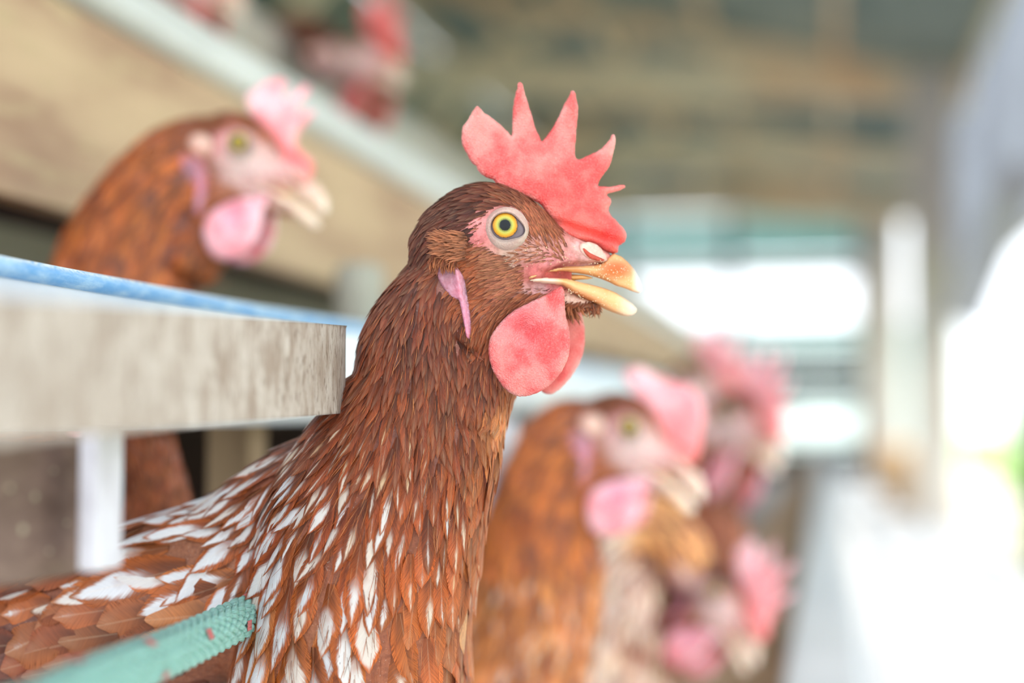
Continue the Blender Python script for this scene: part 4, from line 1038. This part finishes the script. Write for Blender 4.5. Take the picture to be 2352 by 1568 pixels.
    white = np.clip(fv[:, 4]*(.94 if main else 1)+rg.normal(0, .14, n)*(fv[:, 4] > .05), 0, 1); white[rg.random(n) > np.clip(fv[:, 4]*1.25+.10, 0, 1)] *= .3
    if nc: white[-nc:] = fv[-nc:, 4]
    jit = rg.uniform(.6, 1.35, n); colr = fv[:, 7:10]*jit[:, None]*dark; colr[:, 1] *= rg.uniform(.92, 1.1, n); gm_ = colr.mean(1)[:, None]; colr = colr*np.array([.88, .76, .66]) if main else colr*.9
    if bright is not None: colr = colr*(1-bright[1])+np.array(lin(*bright[0]))*bright[1]
    cream_ = np.clip(fv[:, 5]+rg.normal(0, .2, n), 0, 1); rn = rg.random(n)
    big = np.clip((L-50)/60, 0, 1)
    m_ = K*cols; ff = feather_faces(K, cols)
    UVt = np.array([((u+1)/2, v_) for v_ in vv for u in us])
    def emit(name, ids, kind=None):
        V = G[ids].reshape(-1, 3); ni = len(ids)
        base_f = np.array(ff); FF = (base_f[None]+(np.arange(ni)*m_)[:, None, None]).reshape(-1, 4)
        o = add_mesh(name, Wd(V), FF.tolist(), M['feather'], root)
        ul = o.data.uv_layers.new(name='uv'); vi = np.empty(len(o.data.loops), int); o.data.loops.foreach_get('vertex_index', vi)
        ul.data.foreach_set('uv', UVt[vi % m_].ravel())
        rep = np.repeat(np.arange(ni), m_)
        vcol(o.data, 'fcol', np.c_[colr[ids], white[ids]][rep]); vcol(o.data, 'fpar', np.c_[rn[ids], cream_[ids], big[ids], np.clip(fv[ids, 6], 0, 1)][rep])
        if kind: o['kind'] = kind
        return o
    ids = np.arange(n)
    if main:
        facing = (nm[:, 2] < -.15) & (pts[:, 0] > 20) & (pts[:, 0] < 1250) & (pts[:, 1] < 1540) & (pts[:, 1] > 380)
        # hidden behind the rail, the board or the strip
        facing &= ~((pts[:, 0] < 300) & (pts[:, 1] < 1330)) & ~((pts[:, 0] < 600) & (pts[:, 1] > 1650-.4*pts[:, 0]))
        score = L*Wf*(-nm[:, 2])*facing; score[n-nc:] = 1e9; top = np.argsort(-score)[:290]
        for i in top: emit('feather', np.array([i]))
        ids = np.setdiff1d(ids, top)
    emit('plumage', ids, 'stuff')
    return dict(root=root, Wd=Wd, Hf=Hf, bvh=bvh, n=n, emit=emit)

# --- the sharp hen
NECK = [(1070, 600, 0, 100, 84), (1025, 690, 0, 122, 94), (980, 790, 0, 148, 108), (980, 890, 5, 178, 126), (950, 1000, 20, 207, 155), (900, 1110, 40, 234, 190), (850, 1240, 60, 258, 220), (820, 1400, 80, 256, 245), (790, 1600, 100, 285, 265), (770, 1800, 110, 285, 275)]
BODY = [(800, 1320, 150, 190, 195), (620, 1345, 205, 218, 205), (450, 1398, 228, 222, 215), (280, 1448, 238, 212, 215), (100, 1506, 248, 202, 210), (-80, 1560, 255, 187, 200), (-250, 1600, 255, 140, 150)]
SHO = [(850, 1130, 110, 165, 165), (740, 1150, 140, 150, 155), (630, 1195, 170, 135, 150), (500, 1265, 195, 115, 140), (400, 1320, 205, 100, 120)]
hen1 = make_hen('sharp brown hen with white flecked breast, tall red comb and open beak', .5, (1163, 530), secs=[NECK, BODY, SHO], main=True, voxel=6.0, n_try=90000)

def extras(h):
    root, Wd, Hf, bvh = h['root'], h['Wd'], h['Hf'], h['bvh']; rg = np.random.default_rng(3)
    # tan bristle tuft over the ear and fine facial bristles: thin curved blades
    def blades(name, items, kind='stuff'):
        V = []; Fc = []; C = []; Pp = []; UV = []
        for (p, d, nn, L, Wf, c) in items:
            p = np.array(p); d = d/np.linalg.norm(d); sd = np.cross(d, nn); sd /= np.linalg.norm(sd)+1e-9; kx = len(V)
            for q, (t, w) in enumerate(((0, .8), (.4, 1), (.75, .7), (1, .06))):
                pc = p+d*L*t+nn*(1+L*.10*t*t)
                V += [pc-sd*Wf*w*.5, pc+sd*Wf*w*.5]; C += [(*c, 0)]*2; Pp += [(rg.random(), 0, 0, 1)]*2; UV += [(0.1, t), (.9, t)]
            for q in range(3): Fc.append([kx+2*q, kx+2*q+1, kx+2*q+3, kx+2*q+2])
        o = add_mesh(name, Wd(np.array(V)), Fc, M['feather'], root); ul = o.data.uv_layers.new(name='uv')
        for lp in o.data.loops: ul.data[lp.index].uv = UV[lp.vertex_index]
        vcol(o.data, 'fcol', C); vcol(o.data, 'fpar', Pp); o['kind'] = kind; return o
    def surf(u, v, side=-1):
        hgt = bvh.ray_cast(Vector((u, v, side*400)), Vector((0, 0, -side)))
        return (np.array(hgt[0]), np.array(hgt[1])) if hgt[0] is not None else (None, None)
    it = []
    for i in range(520):
        t = rg.random(); u = 1075-75*t*rg.random()**.4+rg.normal(0, 2); v = 572+rg.uniform(-32, 22)-0*t
        v = 538+ (v-540)*(.55+.45*min(1, (u-990)/60))+6
        p, nn = surf(u, v)
        if p is None: continue
        d = np.array([-1, -.12+.5*(v-560)/60+rg.normal(0, .15), -.15]); L = rg.uniform(16, 30)
        if u-L < 990: L = max(6, u-988)
        c = lin(*(np.array([172, 116, 88])*rg.uniform(.8, 1.2)).clip(0, 255))
        it.append((p+nn*rg.uniform(0, 14), d, nn, L, rg.uniform(2, 4), c))
    o = blades('ear_tuft', it); o['label'] = 'pale tan bristle tuft over the ear'
    it = []
    for i in range(1000):
        u = rg.uniform(1070, 1300); v = rg.uniform(470, 720)
        if math.hypot((u-1163)/56, (v-536)/56) < 1: continue
        if u > 1205 and 606 < v < 662: continue
        if math.hypot((u-1200)/85, (v-800)/105) < 1: continue
        p, nn = surf(u, v)
        if p is None or nn[2] > -.2: continue
        q = idw(np.array([f[:2] for f in FIELD], float), np.array([f[2:4] for f in FIELD], float), np.array([[u, v]]))[0]
        d = np.array([q[0]+rg.normal(0, .12), q[1]+rg.normal(0, .12), 0]); d -= nn*d.dot(nn)
        c = lin(*(np.array([120, 72, 56] if rg.random() < .55 else [190, 130, 100])*rg.uniform(.7, 1.15)).clip(0, 255))
        it.append((p, d, nn, rg.uniform(9, 18), rg.uniform(1.0, 2.0), c))
    for i in range(110):
        if i < 110: u = rg.uniform(996, 1052); v = rg.uniform(590, 612); d = np.array([rg.normal(-.05, .25), 1, -.1])
        else: u = rg.uniform(992, 1008); v = rg.uniform(610, 690); d = np.array([.35+rg.normal(0, .15), 1, -.15])
        p, nn = surf(u, v)
        if p is None: continue
        c = lin(*(np.array([138, 78, 52] if rg.random() < .6 else [184, 118, 78])*rg.uniform(.75, 1.15)).clip(0, 255))
        it.append((p+nn*9, d, nn, rg.uniform(14, 28), rg.uniform(2, 4), c))
    blades('face_bristles', it)
    # chin wisps
    it = []
    for i in range(260):
        u = rg.uniform(1290, 1372); v = 690+(u-1290)*.1+rg.uniform(-4, 12)
        p = np.array([u, v, rg.uniform(-26, 26)]); d = np.array([.25+rg.normal(0, .3), .9, rg.normal(0, .3)-.2]); nn = np.array([.3, .2, -.9])
        L = rg.uniform(10, 26) if u > 1320 else rg.uniform(25, 60)
        c = lin(*(np.array([150, 96, 70])*rg.uniform(.7, 1.3)).clip(0, 255)); it.append((p, d, nn, L, rg.uniform(2, 4), c))
    blades('chin_feathers', it)
    # loose filaments over the neck and breast
    it = []
    for i in range(1300):
        u = rg.uniform(540, 1200); v = rg.uniform(700, 1560); p, nn = surf(u, v)
        if p is None or nn[2] > -.05: continue
        q = idw(np.array([f[:2] for f in FIELD], float), np.array([f[2:4] for f in FIELD], float), np.array([[u, v]]))[0]
        d = np.array([q[0]+rg.normal(0, .16), q[1]+rg.normal(0, .12), 0]); d -= nn*d.dot(nn)
        c = lin(*(np.array([[186, 100, 52], [140, 74, 44], [206, 140, 92]][rg.integers(3)])*rg.uniform(.8, 1.1)).clip(0, 255))
        sc_ = 1 if v < 1000 else 1.6
        it.append((p+nn*(5+.010*(v-500)), d, nn, rg.uniform(22, 42)*sc_, rg.uniform(.8, 1.4), c))
    blades('filaments', it)
    # feed crumbs on beak and face
    V = []; Fc = []
    def crumb(p, r):
        k0 = len(V)
        for dx, dy, dz in ((1, 0, 0), (-1, 0, 0), (0, 1, 0), (0, -1, 0), (0, 0, 1), (0, 0, -1)): V.append((p[0]+dx*r, p[1]+dy*r*.8, p[2]+dz*r*.8))
        for a, b, c in ((0, 2, 4), (2, 1, 4), (1, 3, 4), (3, 0, 4), (2, 0, 5), (1, 2, 5), (3, 1, 5), (0, 3, 5)): Fc.append([k0+a, k0+b, k0+c])
    for i in range(170):
        if i < 70:
            u = rg.uniform(1350, 1450); v = 606+rg.uniform(-6, 34)+(u-1380)*.25; w = -lerp_tab(u, [1350, 1400, 1440, 1476], [49, 36, 22, 8])*.98
        elif i < 100:
            u = rg.uniform(1300, 1400); v = 662+(u-1300)*.36+rg.uniform(-4, 12); w = -lerp_tab(u, [1300, 1350, 1400], [55, 45, 34])*.98
        else:
            u = rg.uniform(1150, 1330); v = rg.uniform(560, 620); p, nn = surf(u, v)
            if p is None: continue
            w = p[2]-1
        crumb((u, v, w), rg.uniform(.8, 2.0))
    o = add_mesh('feed_crumbs', Wd(np.array(V)), Fc, M['crumb'], root, False); o['kind'] = 'stuff'
extras(hen1)

# --- the other hens
def ctrl_plain(fr, o_): return ((190, 102, 48), 0.0) if fr < .6 else ((186, 102, 56), .12)
COMB2 = zc([(540,235),(590,190),(640,150),(700,110),(770,95),(840,95),(862,130),(845,200),(830,270),(870,262),(930,190),(990,148),(1040,158),(1042,205),(990,285),(930,345),(960,372),(1010,352),(1080,345),(1095,380),(1040,425),(990,475),(955,530),(940,620),(1000,680),(1070,730),(1085,800),(1055,880),(1062,940),(1000,985),(920,900),(860,830),(820,700),(760,560),(640,430),(560,340)], 3.335, 400, 150)
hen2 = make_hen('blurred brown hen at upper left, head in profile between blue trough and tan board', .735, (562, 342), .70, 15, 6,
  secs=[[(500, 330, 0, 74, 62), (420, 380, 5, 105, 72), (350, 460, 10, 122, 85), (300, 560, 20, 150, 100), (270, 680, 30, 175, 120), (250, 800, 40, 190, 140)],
        [(260, 760, 60, 150, 140), (120, 800, 90, 180, 170), (-50, 850, 110, 190, 180), (-250, 900, 120, 150, 150)]], extra_ctrl=ctrl_plain, comb=COMB2, combmat='comb_backlit_tone', dark=1.1, hmix=.35)
COMB3 = zc([(740,420),(790,372),(880,360),(960,410),(1050,455),(1140,480),(1230,490),(1290,560),(1335,640),(1342,740),(1312,850),(1315,940),(1272,1030),(1215,1045),(1130,990),(1020,910),(960,810),(940,700),(870,600),(790,500)], 3.016, 1180, 720)
def ctrl3(fr, o_): return ((200, 116, 56), 0.0) if fr < .55 else ((220, 152, 96), .5)
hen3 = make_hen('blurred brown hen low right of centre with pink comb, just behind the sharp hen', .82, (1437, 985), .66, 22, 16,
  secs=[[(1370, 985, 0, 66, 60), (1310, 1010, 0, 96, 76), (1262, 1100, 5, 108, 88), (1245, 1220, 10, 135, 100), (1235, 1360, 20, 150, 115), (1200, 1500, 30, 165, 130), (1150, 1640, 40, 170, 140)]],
  extra_ctrl=ctrl3, comb=COMB3, combmat='comb_backlit_tone', dark=1.15, hmix=.2)
# pale-bodied hen reaching down to the feed
def ctrl4(fr, o_): return ((226, 190, 150), .2) if fr < .3 else ((214, 150, 96), .1)
def ctrl4b(fr, o_): return ((226, 200, 180), .8)
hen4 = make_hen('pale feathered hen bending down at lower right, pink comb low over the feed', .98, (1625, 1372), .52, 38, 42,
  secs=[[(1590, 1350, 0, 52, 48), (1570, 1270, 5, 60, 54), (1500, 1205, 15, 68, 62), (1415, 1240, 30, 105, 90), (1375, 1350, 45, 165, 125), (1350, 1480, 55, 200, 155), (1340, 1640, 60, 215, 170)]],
  extra_ctrl=lambda fr, o_: ((236, 184, 132), .1) if fr < .38 else ((252, 236, 226), .9), combmat='comb_backlit_tone', cream=.25, dark=1.35, hmix=-.18)
hen5 = make_hen('dark brown blurred hen behind the pale ones, tall pink comb toward the aisle', 1.18, (1655, 960), .53, 14, 62,
  secs=[[(1640, 970, 20, 60, 50), (1625, 1050, 30, 70, 60), (1625, 1150, 40, 80, 70), (1640, 1280, 50, 90, 80), (1620, 1420, 60, 110, 90)]],
  extra_ctrl=lambda fr, o_: ((150, 96, 84), 0), combmat='comb_backlit_tone', dark=1.15)
hen6 = make_hen('faint far hen with pale pink comb right of the sharp hen beak', 1.5, (1585, 868), .40, 10, 40,
  secs=[[(1580, 880, 0, 42, 36), (1590, 930, 5, 48, 40), (1600, 1000, 10, 60, 50), (1600, 1100, 20, 70, 60), (1590, 1240, 30, 90, 80), (1580, 1400, 30, 110, 100), (1580, 1520, 30, 90, 90)]],
  extra_ctrl=lambda fr, o_: ((206, 150, 104), 0), combmat='comb_backlit_tone')
hen7 = make_hen('dark brown hen of the upper tier, head hanging over the grey trough', 1.60, (805, 125), .47, 5, 50,
  secs=[[(790, 140, 0, 50, 46), (750, 140, 10, 54, 52), (705, 80, 110, 54, 52), (660, 45, 240, 66, 64), (600, 30, 400, 84, 84)]],
  extra_ctrl=lambda fr, o_: ((92, 48, 40), 0), dark=.7)
hen8 = make_hen('brown hen cut off by the top edge of the picture, upper tier', 1.30, (440, -50), .46, 10, 30,
  secs=[[(425, -40, 10, 52, 46), (400, -5, 20, 62, 56), (370, 20, 60, 66, 62), (330, 15, 150, 72, 70), (280, 0, 300, 84, 84)]],
  extra_ctrl=lambda fr, o_: ((140, 70, 46), 0))
hen9 = make_hen('brown hen half hidden in the dark gap below the grey rail',  .64, (225, 835), .46, 20, 20,
  secs=[[(250, 830, 0, 60, 55), (300, 930, 10, 72, 66), (340, 1060, 20, 66, 70), (350, 1170, 40, 80, 80), (300, 1300, 60, 130, 110)]],
  extra_ctrl=lambda fr, o_: ((150, 84, 56), .05), combmat='comb_backlit_tone')

# ---------------------------------------------------------------- rope
def rope():
    ctrl = [P(-80, 1700, .29), P(60, 1644, .325), P(200, 1573, .365), P(400, 1492, .432), P(530, 1431, .486), P(575, 1411, .499), P(612, 1396, .518), P(660, 1378, .55)]
    c = crom(ctrl, 40); seg = np.linalg.norm(np.diff(c, axis=0), axis=1); cum = np.r_[0, np.cumsum(seg)]
    Rr = .0072; root = empty('rope', ctrl[3], 'teal braided rope with pink flecks crossing the lower left to the hen breast', 'rope')
    pitch = .0034; nrow = int(cum[-1]/pitch); n_a = 14
    V, Fc = tube(np.array([[np.interp(s, cum, c[:, i]) for i in range(3)] for s in np.linspace(0, cum[-1], 60)]), Rr*.78, 20); add_mesh('core', V, Fc, M['rope_core'], root)
    # one knot: capsule-like bulge on a grid
    nu, nv = 7, 7; Vt, Ft, Ut = [], [], []; Vp, Fp, Up = [], [], []
    pinks = {}
    pts = lambda s: np.array([np.interp(s, cum, c[:, i]) for i in range(3)])
    rp = random.Random(5)
    # pink yarn: one helix, appears every 6th row or so
    for r in range(nrow):
        s = r*pitch; p = pts(s); t = pts(min(cum[-1], s+.002))-pts(max(0, s-.002)); t /= np.linalg.norm(t)
        a = np.cross(t, np.array([0, 0, 1.])); a /= np.linalg.norm(a); b = np.cross(a, t)
        for j in range(n_a):
            th = 2*math.pi*(j+.5*(r % 2))/n_a; sgn = 1 if j % 2 else -1
            pink = False
            tgt = Vt; tf = Ft; tu = Ut
            k0 = len(tgt)
            for iu in range(nu):
                for iv in range(nv):
                    x = iu/(nu-1)*2-1; y = iv/(nv-1)*2-1
                    # long axis along the rope, slanted
                    ls = x*.0027; ta = th+(y*.66+x*.34*(1 if (r+j) % 2 else -1))*math.pi/n_a*1.5
                    hgt = Rr*.68+Rr*.36*math.sqrt(max(0, 1-.95*y*y))*math.sqrt(max(0, 1-.97*x*x))
                    tgt.append(p+t*ls+(a*math.cos(ta)+b*math.sin(ta))*hgt); tu.append((iu/(nu-1), iv/(nv-1)))
            for iu in range(nu-1):
                for iv in range(nv-1): tf.append([k0+iu*nv+iv, k0+(iu+1)*nv+iv, k0+(iu+1)*nv+iv+1, k0+iu*nv+iv+1])
    o = add_mesh('braid', Vt, Ft, M['rope'], root); o['kind'] = 'stuff'
    ul = o.data.uv_layers.new(name='uv')
    for lp in o.data.loops: ul.data[lp.index].uv = Ut[lp.vertex_index]
    # flecks facing the camera at seen positions
    for (px, py, n2) in ((534, 1453, 3), (552, 1378, 3), (434, 1478, 3), (492, 1400, 0), (300, 1494, 3), (345, 1562, 2), (150, 1530, 3)):
        if not n2: continue
        # nearest station along the rope by column
        best = None
        for s in np.linspace(0, cum[-1], 300):
            p = pts(s); q = p-CAM; d = q@FWD; x = 1176+F*(q@RIGHT)/d; y = 784-F*(q@UP)/d; rr = Rr*F/d
            e = math.hypot(x-px, y-py)
            if best is None or e < best[0]: best = (e, s, p, x, y, rr)
        e, s, p, x, y, rr = best; t = pts(min(cum[-1], s+.002))-pts(max(0, s-.002)); t /= np.linalg.norm(t)
        sd = RIGHT*(px-x)/rr - UP*(py-y)/rr; sd -= t*(sd@t); m2 = np.linalg.norm(sd); sd = sd*min(1, .9/m2 if m2 > .9 else 1)
        to = -(p-CAM)/np.linalg.norm(p-CAM); to -= t*(to@t); to /= np.linalg.norm(to); sd -= to*(sd@to); h_ = sd+to*math.sqrt(max(.05, 1-(sd@sd))); h_ /= np.linalg.norm(h_); wv = np.cross(t, h_)
        V = []; Fc = []; U = []
        for q in range(n2):
            k0 = len(V)
            for iu in range(6):
                for iv in range(5):
                    X = iu/5*2-1; Y_ = iv/4*2-1; V.append(p+t*(X*.0022)+wv*((q-(n2-1)/2)*.00115+Y_*.0006)+h_*(Rr*1.03+.0007*math.sqrt(max(0, 1-.9*X*X))*math.sqrt(max(0, 1-.9*Y_*Y_)))); U.append((iu/5, iv/4))
            for iu in range(5):
                for iv in range(4): Fc.append([k0+iu*5+iv, k0+(iu+1)*5+iv, k0+(iu+1)*5+iv+1, k0+iu*5+iv+1])
        o = add_mesh('fleck', V, Fc, M['rope_pink'], root); ul = o.data.uv_layers.new(name='uv')
        for lp in o.data.loops: ul.data[lp.index].uv = U[lp.vertex_index]
rope()
